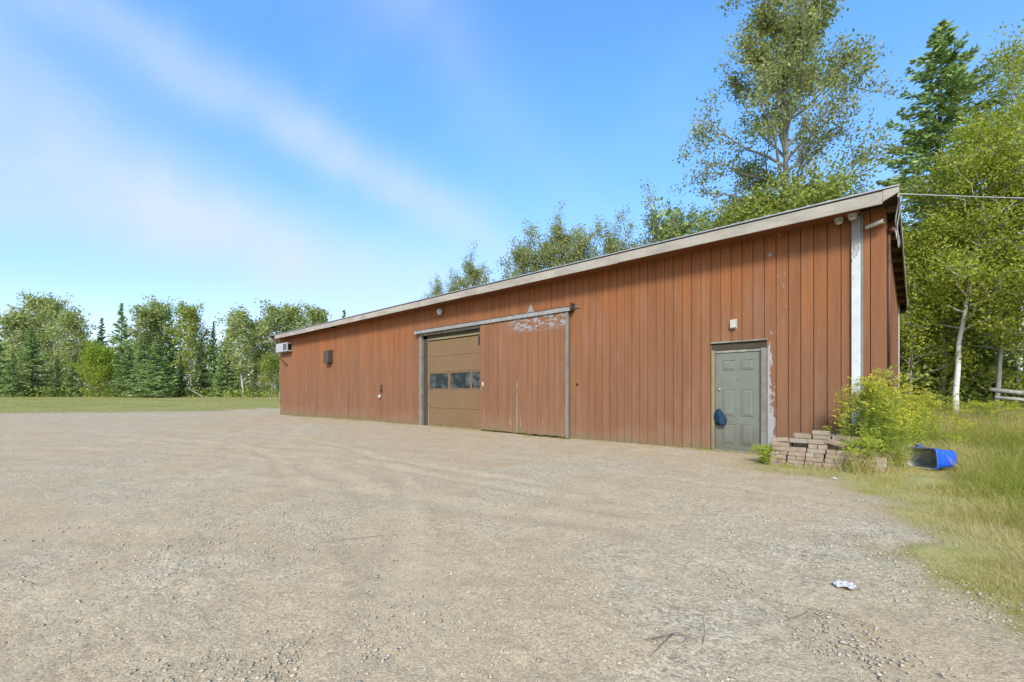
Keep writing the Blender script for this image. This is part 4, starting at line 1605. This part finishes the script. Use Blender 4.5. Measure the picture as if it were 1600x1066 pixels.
def make_spruce(name, seed, H, R, nb, per, card, mat_l='needle', mat_b='bark_dark', low=.04, power=.85, ragged=.25, tip=True):
    rng = np.random.default_rng(seed)
    tb = MB()
    t = np.linspace(0, 1, 8)
    path = np.stack([np.cumsum(rng.normal(size=8) * H * .003), np.cumsum(rng.normal(size=8) * H * .003), t * H], axis=1)
    path[0] = (0, 0, -.3)
    tb.tube(path, list(H * .013 * (1 - .95 * t) + .004), 8)
    Vs, Ts = [], []
    for i in range(nb):
        u = (i + rng.uniform(0, 1)) / nb
        u = u ** 1.12
        h = low + (1 - low) * u
        L = R * ((1 - u) ** power) * rng.uniform(1 - ragged * 1.5, 1 + ragged * .6) + .05 * card
        az = rng.uniform(0, 6.283)
        s = np.array([np.interp(h, t, path[:, 0]), np.interp(h, t, path[:, 1]), h * H])
        out = np.array([math.cos(az), math.sin(az), 0.0])
        side = np.array([-out[1], out[0], 0.0])
        sl = .55 * u - .30 + rng.uniform(-.12, .12)        # low branches hang, top ones rise
        n = max(8, int(per * (L / R) ** .8))
        v = rng.uniform(.08, 1, n) ** .75
        spread = .36 * L * (1 - v * .75) * rng.uniform(-1, 1, n)
        z = L * (sl * v + .22 * v ** 3) - np.abs(spread) * .22 + rng.normal(size=n) * .03 * L ** .5
        c = s[None] + out[None] * (L * v * math.cos(sl * .6))[:, None] + side[None] * spread[:, None]
        c[:, 2] += z
        ax = out[None] * 1.0 + side[None] * (np.sign(spread) * .75)[:, None]
        ax = ax + np.array([0, 0, sl * .7 - .12])[None]
        Vs.append(leaves(c, card, card * .34, rng, 0, axis=ax, jitter=.33))
        Ts.append(np.clip(.35 + .25 * rng.uniform(-1, 1) + rng.normal(size=n) * .16, 0, 1))
        if i % 3 == 0 and L > .3:
            e = s + out * L * .9 + np.array([0, 0, L * (sl * .9 + .16)])
            mid = s + out * L * .5 + np.array([0, 0, L * (sl * .5 + .03)])
            tb.tube([s, mid, e], [H * .0022 * (1.2 - u), H * .0014 * (1.2 - u), .003], 3, cap=False)
    V = np.concatenate(Vs); T = np.concatenate(Ts)
    me_l = quad_mesh(name + '_crown', V, T, mat_l)
    me_t = tb.mesh(name + '_trunk'); me_t.materials.append(MATS[mat_b])
    return me_t, me_l


def plant_tree(name, meshes, x, y, label, cat='tree', scale=(1, 1, 1), rot=0.0, group=None, tilt=(0, 0)):
    r = thing(name, label, cat, (x, y, gz_(x, y)), group)
    r.rotation_euler = (tilt[0], tilt[1], rot)
    r.scale = scale
    for nm, me in zip(('trunk', 'crown'), meshes):
        link_mesh(nm, me, None, r)
    return r


# --- kinds used in the far tree line (unit height 10 m)
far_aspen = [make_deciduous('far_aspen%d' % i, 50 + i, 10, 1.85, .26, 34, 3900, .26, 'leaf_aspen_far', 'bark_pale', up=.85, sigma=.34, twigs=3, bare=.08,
                            lean=((-.5, .3), (.6, 0), (.2, -.4))[i]) for i in range(3)]
far_maple = [make_deciduous('far_maple%d' % i, 60 + i, 10, 3.0, .22, 36, 6500, .27, 'leaf_green', 'bark_grey', up=.7, sigma=.36, twigs=3) for i in range(2)]
far_spruce = [make_spruce('far_spruce%d' % i, 70 + i, 10, (1.75, 2.15, 1.45)[i], (170, 190, 150)[i], 52, .36, ('needle', 'needle', 'needle_dark')[i], ragged=.3) for i in range(3)]
bush = make_deciduous('yellow_bush', 80, 4, 1.9, .10, 40, 8000, .15, 'weed_leaf', 'bark_dark', up=.8, sigma=.24, twigs=4,
                      profile=lambda u: 1.05 - .55 * u)

KINDS = {'a': ('aspen_tree', far_aspen, 10), 'm': ('maple_tree', far_maple, 10), 's': ('spruce_tree', far_spruce, 10)}
TL = [  # kind, variant, px, top y, distance, width factor, label
    ('s', 1, -12, 505, 58, 1.2, 'dark spruce cut off by the left edge of the picture'),
    ('a', 0, 18, 492, 70, 1.1, 'pale leafy aspen behind the spruce at the left edge'),
    ('s', 1, 50, 511, 60, 1.35, 'broad dark spruce below the tallest pale aspens, far left'),
    ('a', 1, 52, 467, 72, 1.0, 'tallest airy grey green aspen rising at the far left'),
    ('a', 2, 87, 475, 72, .75, 'thin airy aspen with a leaning top right of the tallest left one'),
    ('a', 0, 116, 492, 68, 1.1, 'loose aspen sloping down left of the yellow green bush'),
    ('s', 0, 20, 552, 57, 1.5, 'short light green spruce in front, second from the left edge'),
    ('s', 2, 88, 556, 58, 1.3, 'low dark spruce in front of the leaning aspen'),
    ('s', 0, 113, 560, 59, 1.3, 'small spruce just left of the yellow green bush'),
    ('s', 2, 158, 497, 74, 1.0, 'slim spruce top rising directly behind the yellow green bush'),
    ('s', 1, 190, 474, 66, .85, 'tallest pointed spruce of the far tree line'),
    ('m', 0, 140, 540, 74, 1.0, 'round crowned tree behind the yellow green bush'),
    ('s', 1, 200, 540, 58, 1.5, 'wide spruce skirting the foot of the tallest pointed spruce'),
    ('s', 0, 226, 528, 56, 1.45, 'left of the two broad front spruces at the tree line centre'),
    ('s', 1, 244, 526, 55, 1.4, 'right of the two broad front spruces at the tree line centre'),
    ('a', 1, 231, 484, 72, 1.15, 'pale aspen behind the two broad front spruces, left one'),
    ('a', 2, 250, 480, 74, .9, 'pale aspen behind the two broad front spruces, highest one'),
    ('s', 0, 264, 482, 73, .95, 'light green pointed tree right of the paired pale aspens'),
    ('m', 1, 297, 488, 70, .75, 'dense rounded olive tree standing right of the pale aspens'),
    ('s', 2, 281, 556, 59, 1.4, 'low dark spruce left of the fallen pale trunk'),
    ('s', 2, 315, 529, 62, 1.35, 'dark front spruce below the rounded olive tree'),
    ('s', 2, 334, 502, 70, .8, 'slim dark spire between olive tree and right aspen'),
    ('s', 0, 346, 552, 60, 1.4, 'light green low spruce right of the fallen pale trunk'),
    ('s', 1, 356, 515, 66, 1.2, 'bushy spruce left of the aspen with the white trunk'),
    ('a', 0, 380, 490, 62, 1.2, 'pale aspen with a visible white trunk near the shed'),
    ('s', 2, 398, 560, 62, 1.2, 'dark low spruce right of the aspen with white trunk'),
    ('a', 1, 406, 505, 68, 1.1, 'leafy aspen between white trunk aspen and shed roof'),
    ('a', 2, 430, 487, 66, 1.2, 'tall aspen directly behind the left roof corner of the shed'),
    ('m', 0, 424, 560, 58, 1.1, 'leafy low tree beside the left end of the shed'),
    ('m', 1, 457, 490, 70, .8, 'dark leafy top above the left end of the roof'),
    ('a', 1, 486, 484, 66, 1.1, 'highest leafy crown above the left end of the roof'),
    ('s', 2, 509, 489, 72, 1.0, 'slim spruce tip above the left third of the roof'),
    ('s', 2, 539, 485, 72, 1.0, 'last faint spruce tip above the roof before the sky opens'),
]
rt = random.Random(12)
for kd, v, px, top, Z, wf, lab in TL:
    nm, ms, h0 = KINDS[kd]
    x, y = at(px, Z)
    H = CAMH + (HY - top) * Z / F - gz_(x, y)
    s = H / h0
    w = s * wf
    plant_tree(nm, ms[v], x, y, lab, 'tree', (w, w, s), rt.uniform(0, 6.28), 'trees of the far tree line')
x, y = at(153, 57)
H = CAMH + (HY - 553) * 57 / F - gz_(x, y)
plant_tree('yellow_bush', bush, x, y, 'bright yellow green bushy tree in front of the far spruces', 'tree', (H / 4 * .92, H / 4 * .92, H / 4), 1.0, 'trees of the far tree line')
# fallen pale trunk at the tree line
x0, y0 = at(318, 55); x1, y1 = at(290, 57)
m = MB(); m.tube([(x0, y0, gz_(x0, y0) + .05), ((x0 + x1) / 2, (y0 + y1) / 2, gz_(x0, y0) + .75), (x1, y1, gz_(x1, y1) + 1.35)], [.06, .05, .03], 7)
o = m.build('fallen_log', 'bark_grey', None, (x0, y0, gz_(x0, y0))); tag(o, 'pale fallen trunk leaning against the low spruces of the tree line', 'log')


def woodland(name, n, pxr, Zr, top, seed, size, mat, label, solid=1.0):
    """a mass of foliage that fills in behind the single trees"""
    rng = np.random.default_rng(seed)
    px = rng.uniform(pxr[0], pxr[1], n); Z = rng.uniform(Zr[0], Zr[1], n)
    R = (px - 800) / F * Z
    X = CAMX + SN * R - CS * Z; Y = CAMY + CS * R + SN * Z
    g = ground_z(X, Y)
    Ht = top * (.55 + .75 * fbm(X * .22, Y * .22, seed, 3))
    h = rng.uniform(0, 1, n) ** 1.1 * Ht
    c = np.stack([X, Y, g + h], axis=1)
    V = leaves(c, size, size * .6, rng, .2)
    tone = np.clip(.4 + (fbm(X * .5 + h * .4, Y * .5, seed + 3, 3) - .5) * 1.3 + rng.normal(size=n) * .15, 0, 1)
    me = quad_mesh(name, V, tone, mat)
    o = link_mesh(name, me, None)
    tag(o, label, 'woodland', kind='stuff')


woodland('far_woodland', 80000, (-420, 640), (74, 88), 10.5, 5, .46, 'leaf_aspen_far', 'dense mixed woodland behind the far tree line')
woodland('undergrowth', 11000, (-420, 470), (56, 72), 1.3, 15, .30, 'leaf_green', 'low green undergrowth along the foot of the far tree line')

# --- trees above the roof, behind the building
mid_aspen = [make_deciduous('mid_aspen%d' % i, 90 + i, 12, 2.7, .30, 40, 12500, .15, 'leaf_aspen', 'bark_grey', up=.9, sigma=.24, twigs=5, bare=.1) for i in range(3)]
for v, px, top, Z, wf, lab in ((0, 682, 436, 36, .6, 'sparse leafy tip peeking over the roof, furthest left'),
                               (1, 712, 432, 34, .7, 'small pale crown left of the yellow green crown over the roof'),
                               (2, 745, 402, 33, .75, 'yellow green crown over the roof above the garage door'),
                               (0, 818, 375, 31, .8, 'left part of the tall grey green aspens above the roof middle'),
                               (1, 853, 358, 30, .9, 'middle grey green aspen above the roof'),
                               (2, 885, 343, 29.5, .75, 'tallest pointed aspen above the roof middle'),
                               (0, 912, 358, 29, .75, 'right hand aspen of the group above the roof middle'),
                               (1, 962, 350, 27, .75, 'compact dark crown standing alone above the roof'),
                               (2, 1025, 325, 24, .9, 'loose crown left of the dense leafy trees above the roof'),
                               (0, 1075, 332, 22, .9, 'green crown joining the dense trees above the roof')):
    x, y = at(px, Z)
    H = CAMH + (HY - top) * Z / F - gz_(x, y)
    H *= .885
    s = H / 12
    plant_tree('aspen_tree', mid_aspen[v], x, y, lab, 'tree', (s * wf, s * wf, s), rt.uniform(0, 6.28), 'aspens behind the roof')

# --- big poplar
PZ = 17.5
x, y = at(1236, PZ)
pop = make_deciduous('poplar', 101, 18.6, 3.6, .40, 54, 42000, .115, 'leaf_aspen', 'bark_grey', up=.85, sigma=.19, twigs=7, bare=.14, trunk_r=.21,
                     lean=(SN * -.45, CS * -.45), profile=lambda u: 1.0 - .30 * u + .2 * math.sin(u * 9))
plant_tree('poplar_tree', pop, x, y, 'huge airy poplar with bare twigs towering above the roof', 'tree')
lf = make_deciduous('leafy', 104, 9.6, 2.6, .30, 40, 20000, .13, 'leaf_green', 'bark_grey', up=.7, sigma=.24, twigs=6)
for px, Z, sc, lab in ((1195, 16, .84, 'dense green leafy tree at the foot of the huge poplar'), (1275, 15.5, .84, 'green leafy tree right of the poplar trunk over the roof'),
                       (1130, 18, .82, 'low green tree left of the poplar behind the roof edge')):
    x, y = at(px, Z)
    plant_tree('leafy_tree', lf, x, y, lab, 'tree', (sc, sc, sc), rt.uniform(0, 6))

# --- big spruce
SZ = 17.0
x, y = at(1466, SZ)
spH = CAMH + (HY - 40) * SZ / F - gz_(x, y)
bigs = make_spruce('big_spruce', 111, spH, 2.9, 420, 120, .26, 'needle', low=.12, power=.62, ragged=.38)
plant_tree('spruce_tree', bigs, x, y, 'tall dark spruce standing right of the roof corner', 'tree')

# --- birches and leafy trees at the right
def birch(px_base, Z, top_px, top_y, seed, R, n_leaf, label, mat='leaf_yellow', bark='bark_birch', cb=.30, r=.088, n_limb=48, leaf=.085):
    x, y = at(px_base, Z)
    x2, y2 = at(top_px, Z)
    H = CAMH + (HY - top_y) * Z / F - gz_(x, y)
    ms = make_deciduous('birch%d' % seed, seed, H, R, cb, n_limb, n_leaf, leaf, mat, bark, lean=(x2 - x, y2 - y), up=.55, sigma=.21, twigs=5, trunk_r=r, droop=.5,
                        profile=lambda u: 1.05 - .5 * u)
    plant_tree('birch_tree' if bark == 'bark_birch' else 'leafy_tree', ms, x, y, label, 'tree')


birch(1493, 14.0, 1548, 200, 121, 1.9, 21000, 'white barked birch leaning right at the grass edge')
birch(1600, 15.5, 1592, 75, 122, 1.7, 16000, 'tall leafy birch at the right edge of the picture', r=.11)
birch(1560, 13.5, 1575, 300, 123, 1.9, 19000, 'yellow green leafy tree right of the white birch trunk', bark='bark_grey', r=.07, cb=.28)
birch(1425, 15.0, 1432, 375, 124, 1.7, 17000, 'bright green leafy tree against the roof corner', bark='bark_grey', r=.08, cb=.22)
birch(1665, 12.5, 1670, 230, 125, 1.9, 14000, 'leafy tree just beyond the right edge of the picture', bark='bark_grey', r=.09, cb=.2)
birch(1469, 15.6, 1466, 300, 126, 1.9, 7000, 'grey trunked tree just left of the white birch', mat='leaf_green', bark='bark_grey', cb=.45, r=.12)
under = [make_spruce('under_spruce%d' % i, 130 + i, 5.5, 1.7, 150, 95, .20, 'needle', ragged=.4) for i in range(2)]
for v, px, Z, s, lab in ((0, 1440, 17, 1.0, 'young spruce in shade behind the end wall'), (1, 1520, 17.5, 1.05, 'young spruce right behind the white birch trunk'),
                         (0, 1575, 16.0, .9, 'young spruce above the fallen logs at right'), (1, 1410, 19.5, 1.3, 'dark young spruce hidden behind the roof corner'),
                         (0, 1640, 16.5, 1.1, 'young spruce beyond the right picture edge'), (1, 1480, 20, 1.35, 'dark young spruce deep between grey and white trunks'),
                         (0, 1550, 20.5, 1.4, 'tallest dark young spruce deep in the right woods')):
    x, y = at(px, Z)
    plant_tree('young_spruce', under[v], x, y, lab, 'tree', (s, s, s), rt.uniform(0, 6), 'young spruces in the right woods')
# the wood goes on past the right edge of the picture
for nm, ms, px, Z, sc_, lab in (('poplar_tree', pop, 2150, 15.3, .62, 'poplar past the right picture edge that carries the cable end'),
                                ('leafy_tree', lf, 1790, 15.5, .9, 'leafy tree past the right picture edge, nearest the logs'),
                                ('leafy_tree', lf, 1960, 14.5, .8, 'second leafy tree past the right picture edge'),
                                ('leafy_tree', lf, 2400, 14.0, .85, 'leafy tree far past the right picture edge'),
                                ('young_spruce', under[0], 1880, 14.0, 1.2, 'young spruce between the leafy trees past the right edge'),
                                ('young_spruce', under[1], 2280, 13.5, 1.3, 'young spruce beside the cable poplar past the right edge')):
    x, y = at(px, Z)
    plant_tree(nm, ms, x, y, lab, 'tree', (sc_, sc_, sc_), rt.uniform(0, 6), 'trees past the right edge')
woodland('near_woodland', 44000, (1020, 2600), (20, 27), 9.0, 6, .30, 'needle', 'dark woodland interior behind the trees at right')
woodland('wood_edge_brush', 26000, (1392, 2500), (14.3, 18), 1.9, 8, .15, 'leaf_green', 'low leafy brush at the edge of the right woods')
# fallen logs at right
for (p, q, r, lab) in (((1546, 609, 13.25), (1790, 12.0), .075, 'upper fallen pale log at the wood edge, far right'),
                       ((1554, 621, 13.0), (1720, 12.2), .055, 'lower fallen log at the wood edge, far right')):
    a = Vector(at(p[0], p[2]) + (CAMH + (HY - p[1]) * p[2] / F,))
    x, y = at(*q); b = Vector((x, y, gz_(x, y) + .04))
    m = MB(); m.tube([a, a.lerp(b, .25) + Vector((0, 0, .10)), a.lerp(b, .6) + Vector((0, 0, .10)), b], [r * .8, r, r * 1.05, r * 1.1], 8)
    o = m.build('fallen_log', 'bark_grey', None, tuple(a)); tag(o, lab, 'log')

# ------------------------------------------------------------------ grass and weeds
def blades(name, X, Y, h, w, tone, rng, label, lean=.35, cat='grass', mat='grass_blade'):
    n = len(X)
    g = ground_z(X, Y) - .02
    a = rng.uniform(0, 6.283, n)
    la = rng.uniform(0, 6.283, n); ll = h * lean * rng.uniform(.2, 1.6, n)
    wx, wy = np.cos(a) * w * .5, np.sin(a) * w * .5
    b = np.stack([X, Y, g], axis=1)
    W = np.stack([wx, wy, np.zeros(n)], axis=1)
    mid = b + np.stack([np.cos(la) * ll * .35, np.sin(la) * ll * .35, h * .6], axis=1)
    tip = b + np.stack([np.cos(la) * ll, np.sin(la) * ll, h * np.clip(1 - .25 * (ll / h), .3, 1)], axis=1)
    V = np.concatenate([np.stack([b - W, b + W, mid + W * .8, mid - W * .8], axis=1), np.stack([mid - W * .8, mid + W * .8, tip + W * .12, tip - W * .12], axis=1)])
    me = quad_mesh(name, V, np.concatenate([tone, tone]), mat)
    o = link_mesh(name, me, None)
    tag(o, label, cat, kind='stuff')


def right_grass():
    rng = np.random.default_rng(31)
    n = 400000
    Z = 2.2 * (17 / 2.2) ** rng.uniform(0, 1, n)
    px = rng.uniform(1100, 2200, n)
    R = (px - 800) / F * Z
    X = CAMX + SN * R - CS * Z; Y = CAMY + CS * R + SN * Z
    ms = msk_at(X, Y)
    pat = fbm(X * .9, Y * .9, 61, 4)
    dens = sstep(.25, -.25, ms) * (.55 + .6 * sstep(.36, .62, pat)) + .012 * sstep(2.5, 0, ms)
    keep = (rng.uniform(0, 1, n) < dens) & ~((X < .02) & (Y > -.02)) & (yard_dist(X, Y) < 2.5)
    X, Y, ms, pat = X[keep], Y[keep], ms[keep], pat[keep]
    X2 = rng.uniform(2, 15, 60000); Y2 = rng.uniform(-13, 7, 60000)
    dz2, dr2 = camZR(X2, Y2)
    m2 = msk_at(X2, Y2)
    k2 = ((dz2 < 2.2) | (dr2 > dz2 * 2.03)) & (m2 < .05)
    X = np.concatenate([X, X2[k2]]); Y = np.concatenate([Y, Y2[k2]]); ms = np.concatenate([ms, m2[k2]]); pat = np.concatenate([pat, fbm(X2[k2] * .9, Y2[k2] * .9, 61, 4)])
    n = len(X)
    tall = sstep(.2, -2.6, ms)
    dz, dr = camZR(X, Y)
    tub = (np.abs(dr / dz * F + 800 - 1452) < 46) & (dz < 7.25) & (dz > 5.6)
    golden = fbm(X * .55 + 4, Y * .55, 63, 3)
    h = (.03 + .045 * sstep(0, -.6, ms) + tall * .15) * rng.uniform(.5, 1.5, n) * (.7 + .6 * pat)
    h *= 1 + .5 * sstep(0, 6, Y)
    h = np.where(tub, np.minimum(h, .06), h)
    tone = np.clip(.51 + (golden - .47) * 1.7 + rng.normal(size=n) * .18, 0, 1)
    w = np.clip(h * .03, .0022, .0045) * (1 + .8 * sstep(5, 14, np.hypot(X - CAMX, Y - CAMY)))
    blades('field_grass', X, Y, h, w, tone, rng, 'dry golden and green grass on the right side of the yard', .75)


right_grass()


def left_grass():
    rng = np.random.default_rng(33)
    n = 60000
    px = rng.uniform(-250, 470, n)
    Z = rng.uniform(22, 58, n)
    R = (px - 800) / F * Z
    X = CAMX + SN * R - CS * Z; Y = CAMY + CS * R + SN * Z
    ms = msk_at(X, Y)
    keep = rng.uniform(0, 1, n) < sstep(.5, -1.2, ms)
    X, Y = X[keep], Y[keep]; n = len(X)
    h = rng.uniform(.04, .10, n)
    tone = np.clip(.42 + (fbm(X * .3, Y * .3, 65, 3) - .5) * 1.0 + rng.normal(size=n) * .14, 0, 1)
    blades('lawn_grass', X, Y, h, .022 * np.ones(n), tone, rng, 'short mown grass strip before the far tree line', .8)


left_grass()


def tufts(name, spots, seed, label, tone0=.22, mat='grass_blade'):
    rng = np.random.default_rng(seed)
    Xs, Ys, hs, ts = [], [], [], []
    for (x, y, r, h, n) in spots:
        Xs.append(x + rng.normal(size=n) * r); Ys.append(y + rng.normal(size=n) * r * .6)
        hs.append(h * rng.uniform(.35, 1.3, n)); ts.append(np.clip(tone0 + rng.normal(size=n) * .2, 0, 1))
    X, Y = np.concatenate(Xs), np.concatenate(Ys)
    Y = np.where((X < 0) & (X > XL), np.minimum(Y, -.03), Y)
    h, t = np.concatenate(hs), np.concatenate(ts)
    blades(name, X, Y, h, np.clip(h * .04, .003, .005), t, rng, label, 1.0)


rw = random.Random(5)
sp = []
for i in range(110):
    x = rw.uniform(XL + .3, xw(1110))
    sp.append((x, -.07, .13, rw.uniform(.04, .14), 18))
for i in range(26):
    x = rw.uniform(sx0, sx1); sp.append((x, -.20, .07, rw.uniform(.04, .11), 18))
for i in range(20):
    x = rw.uniform(xd0 - .7, xd1 + .3); sp.append((x, -.12, .10, rw.uniform(.05, .16), 26))
tufts('wall_base_weeds', sp, 41, 'sparse weeds sprouting along the foot of the brown wall')
sp = []
for (px, py, r, h, n) in ((1388, 862, .10, .05, 60), (1420, 800, .14, .06, 90), (1465, 790, .16, .08, 160), (1490, 800, .16, .08, 140), (1510, 866, .07, .07, 50),
                          (1545, 862, .06, .06, 40), (1490, 908, .07, .05, 40), (1590, 930, .08, .08, 60), (1150, 712, .06, .05, 30), (1165, 768, .05, .04, 20),
                          (440, 742, .25, .025, 90), (455, 740, .12, .035, 60), (410, 748, .3, .02, 60), (1540, 880, .2, .05, 60), (1360, 770, .12, .07, 60), (1300, 745, .2, .08, 120), (1240, 742, .2, .09, 140),
                          (1270, 744, .2, .08, 120)):
    x, y = pxg(px, py); sp.append((x, y, r, h, n))
tufts('yard_tufts', sp, 43, 'small green grass tufts growing through the gravel', .25)


def goldenrod(name, label, cx, cy, rx, ry, n, hmin, hmax, seed, bloom=.5, lean=(0, 0)):
    rng = np.random.default_rng(seed)
    st = MB(); LV, LT, FV, FT = [], [], [], []
    for i in range(n):
        x = cx + rng.normal() * rx; y = cy + rng.normal() * ry
        if x < .04 and y > -.05: y = -.08 - rng.uniform(0, .3)
        d = math.hypot((x - cx) / rx, (y - cy) / ry)
        H = rng.uniform(hmin, hmax) * max(.45, 1 - .16 * d)
        g = gz_(x, y)
        la = rng.uniform(0, 6.28)
        bend = np.array([math.cos(la) * .10 + lean[0] + (x - cx) * .12, math.sin(la) * .10 + lean[1] + (y - cy) * .12])
        tt = np.linspace(0, 1, 6)
        pts = np.stack([x + bend[0] * tt ** 2 * H, y + bend[1] * tt ** 2 * H, g - .03 + H * tt * (1 - .06 * tt)], axis=1)
        st.tube(pts, list(np.linspace(.0045, .0015, 6)), 4, cap=False)
        nl = int(120 * H)
        u = rng.uniform(.10, .97, nl)
        c = np.stack([np.interp(u, tt, pts[:, k]) for k in range(3)], axis=1)
        a = rng.uniform(0, 6.283, nl)
        ax = np.stack([np.cos(a), np.sin(a), rng.uniform(-.25, .6, nl)], axis=1)
        ln = .105 * (1.1 - .6 * u) * rng.uniform(.7, 1.2, nl)
        V = leaves(c + ax * ln[:, None] * .5, ln, ln * .13, rng, 0, axis=ax, jitter=.12)
        LV.append(V); LT.append(np.clip(.42 + rng.normal(size=nl) * .16 + .25 * (u - .5) + rng.uniform(-.1, .1), 0, 1))
        # plume
        top = pts[-1]
        nb = 9
        for b in range(nb):
            a = rng.uniform(0, 6.283); s = rng.uniform(.76, 1.0)
            p0 = np.array([np.interp(s, tt, pts[:, k]) for k in range(3)])
            L = .17 * (1.15 - s) / .39 + .05
            m_ = 16
            v = rng.uniform(.1, 1, m_)
            c = p0[None] + np.stack([np.cos(a) * v * L, np.sin(a) * v * L, v * L * .9 - v * v * L * .55], axis=1)
            c += rng.normal(size=c.shape) * .008
            V = leaves(c, np.full(m_, .024), np.full(m_, .015), rng)
            if rng.uniform() < bloom: FV.append(V); FT.append(rng.uniform(0, 1, m_))
            else: LV.append(V); LT.append(np.clip(rng.uniform(.6, 1, m_), 0, 1))
    root = thing(name, label, 'plant', (cx, cy, gz_(cx, cy)), 'goldenrod clumps at the corner')
    o = root.location
    off = np.array([o.x, o.y, o.z])
    tag(st.build('stems', 'weed_stem', root), kind='stuff')
    fo = link_mesh('foliage', quad_mesh('foliage', np.concatenate(LV) - off, np.concatenate(LT), 'weed_leaf'), None, root)
    fo['kind'] = 'stuff'
    if FV:
        fl = link_mesh('flowers', quad_mesh('flowers', np.concatenate(FV) - off, np.concatenate(FT), 'goldenrod_flower'), None, root)
        fl['kind'] = 'stuff'


x, y = at(1362, 6.95)
goldenrod('goldenrod_clump', 'tall feathery green goldenrod hiding the foot of the white post', x, y, .17, .20, 60, 1.25, 1.98, 51, .75)
x, y = at(1385, 7.8)
goldenrod('goldenrod_clump', 'goldenrod between white post clump and the yellow clump by end wall', x + .05, y, .22, .30, 46, .8, 1.45, 52, .4)
x, y = at(1425, 9.6)
goldenrod('goldenrod_clump', 'yellow blooming goldenrod along the right end wall', x, y, .33, .5, 62, 1.1, 1.7, 53, .8)
x, y = at(1350, 6.65)
goldenrod('goldenrod_clump', 'low green goldenrod spilling over the right of the brick pile', x, y, .09, .12, 20, .55, .8, 54, .15)
x, y = at(1199, 7.55)
goldenrod('weed_clump', 'small leafy weed between the grey door and brick pile', x, y, .07, .07, 14, .25, .42, 55, .1)
x, y = at(1535, 12.5)
goldenrod('goldenrod_clump', 'low yellow green weeds at the wood edge right of birch', x, y, 1.0, .6, 60, .5, .85, 56, .4)


def straw():
    rng = np.random.default_rng(57)
    Xs, Ys = [], []
    for px, Z, r, n in ((1370, 6.9, .22, 900), (1395, 7.1, .2, 900), (1415, 7.0, .18, 700), (1490, 7.3, .25, 500), (1440, 6.6, .2, 160), (1420, 8.4, .5, 900), (1345, 6.6, .16, 350)):
        x, y = at(px, Z)
        Xs.append(x + rng.normal(size=n) * r); Ys.append(y + rng.normal(size=n) * r)
    m_ = 2600
    Zr = rng.uniform(6.2, 13.5, m_); pr = rng.uniform(1400, 1760, m_)
    Rr = (pr - 800) / F * Zr
    Xs.append(CAMX + SN * Rr - CS * Zr); Ys.append(CAMY + CS * Rr + SN * Zr)
    X, Y = np.concatenate(Xs), np.concatenate(Ys)
    k = ~((X < .03) & (Y > -.03)); X, Y = X[k], Y[k]
    # keep the tub in view
    bx, by = at(1451, 6.85)
    dz, dr = camZR(X, Y)
    tub = (np.abs(dr / dz * F + 800 - 1453) < 40) & (dz < 7.3)
    n = len(X)
    h = rng.uniform(.15, .55, n); h = np.where(tub, h * .16, h)
    blades('dead_straw', X, Y, h, np.full(n, .004), np.clip(.78 + rng.normal(size=n) * .14, 0, 1), rng, 'dead straw coloured grass stalks around the tub and goldenrod', .8)


straw()
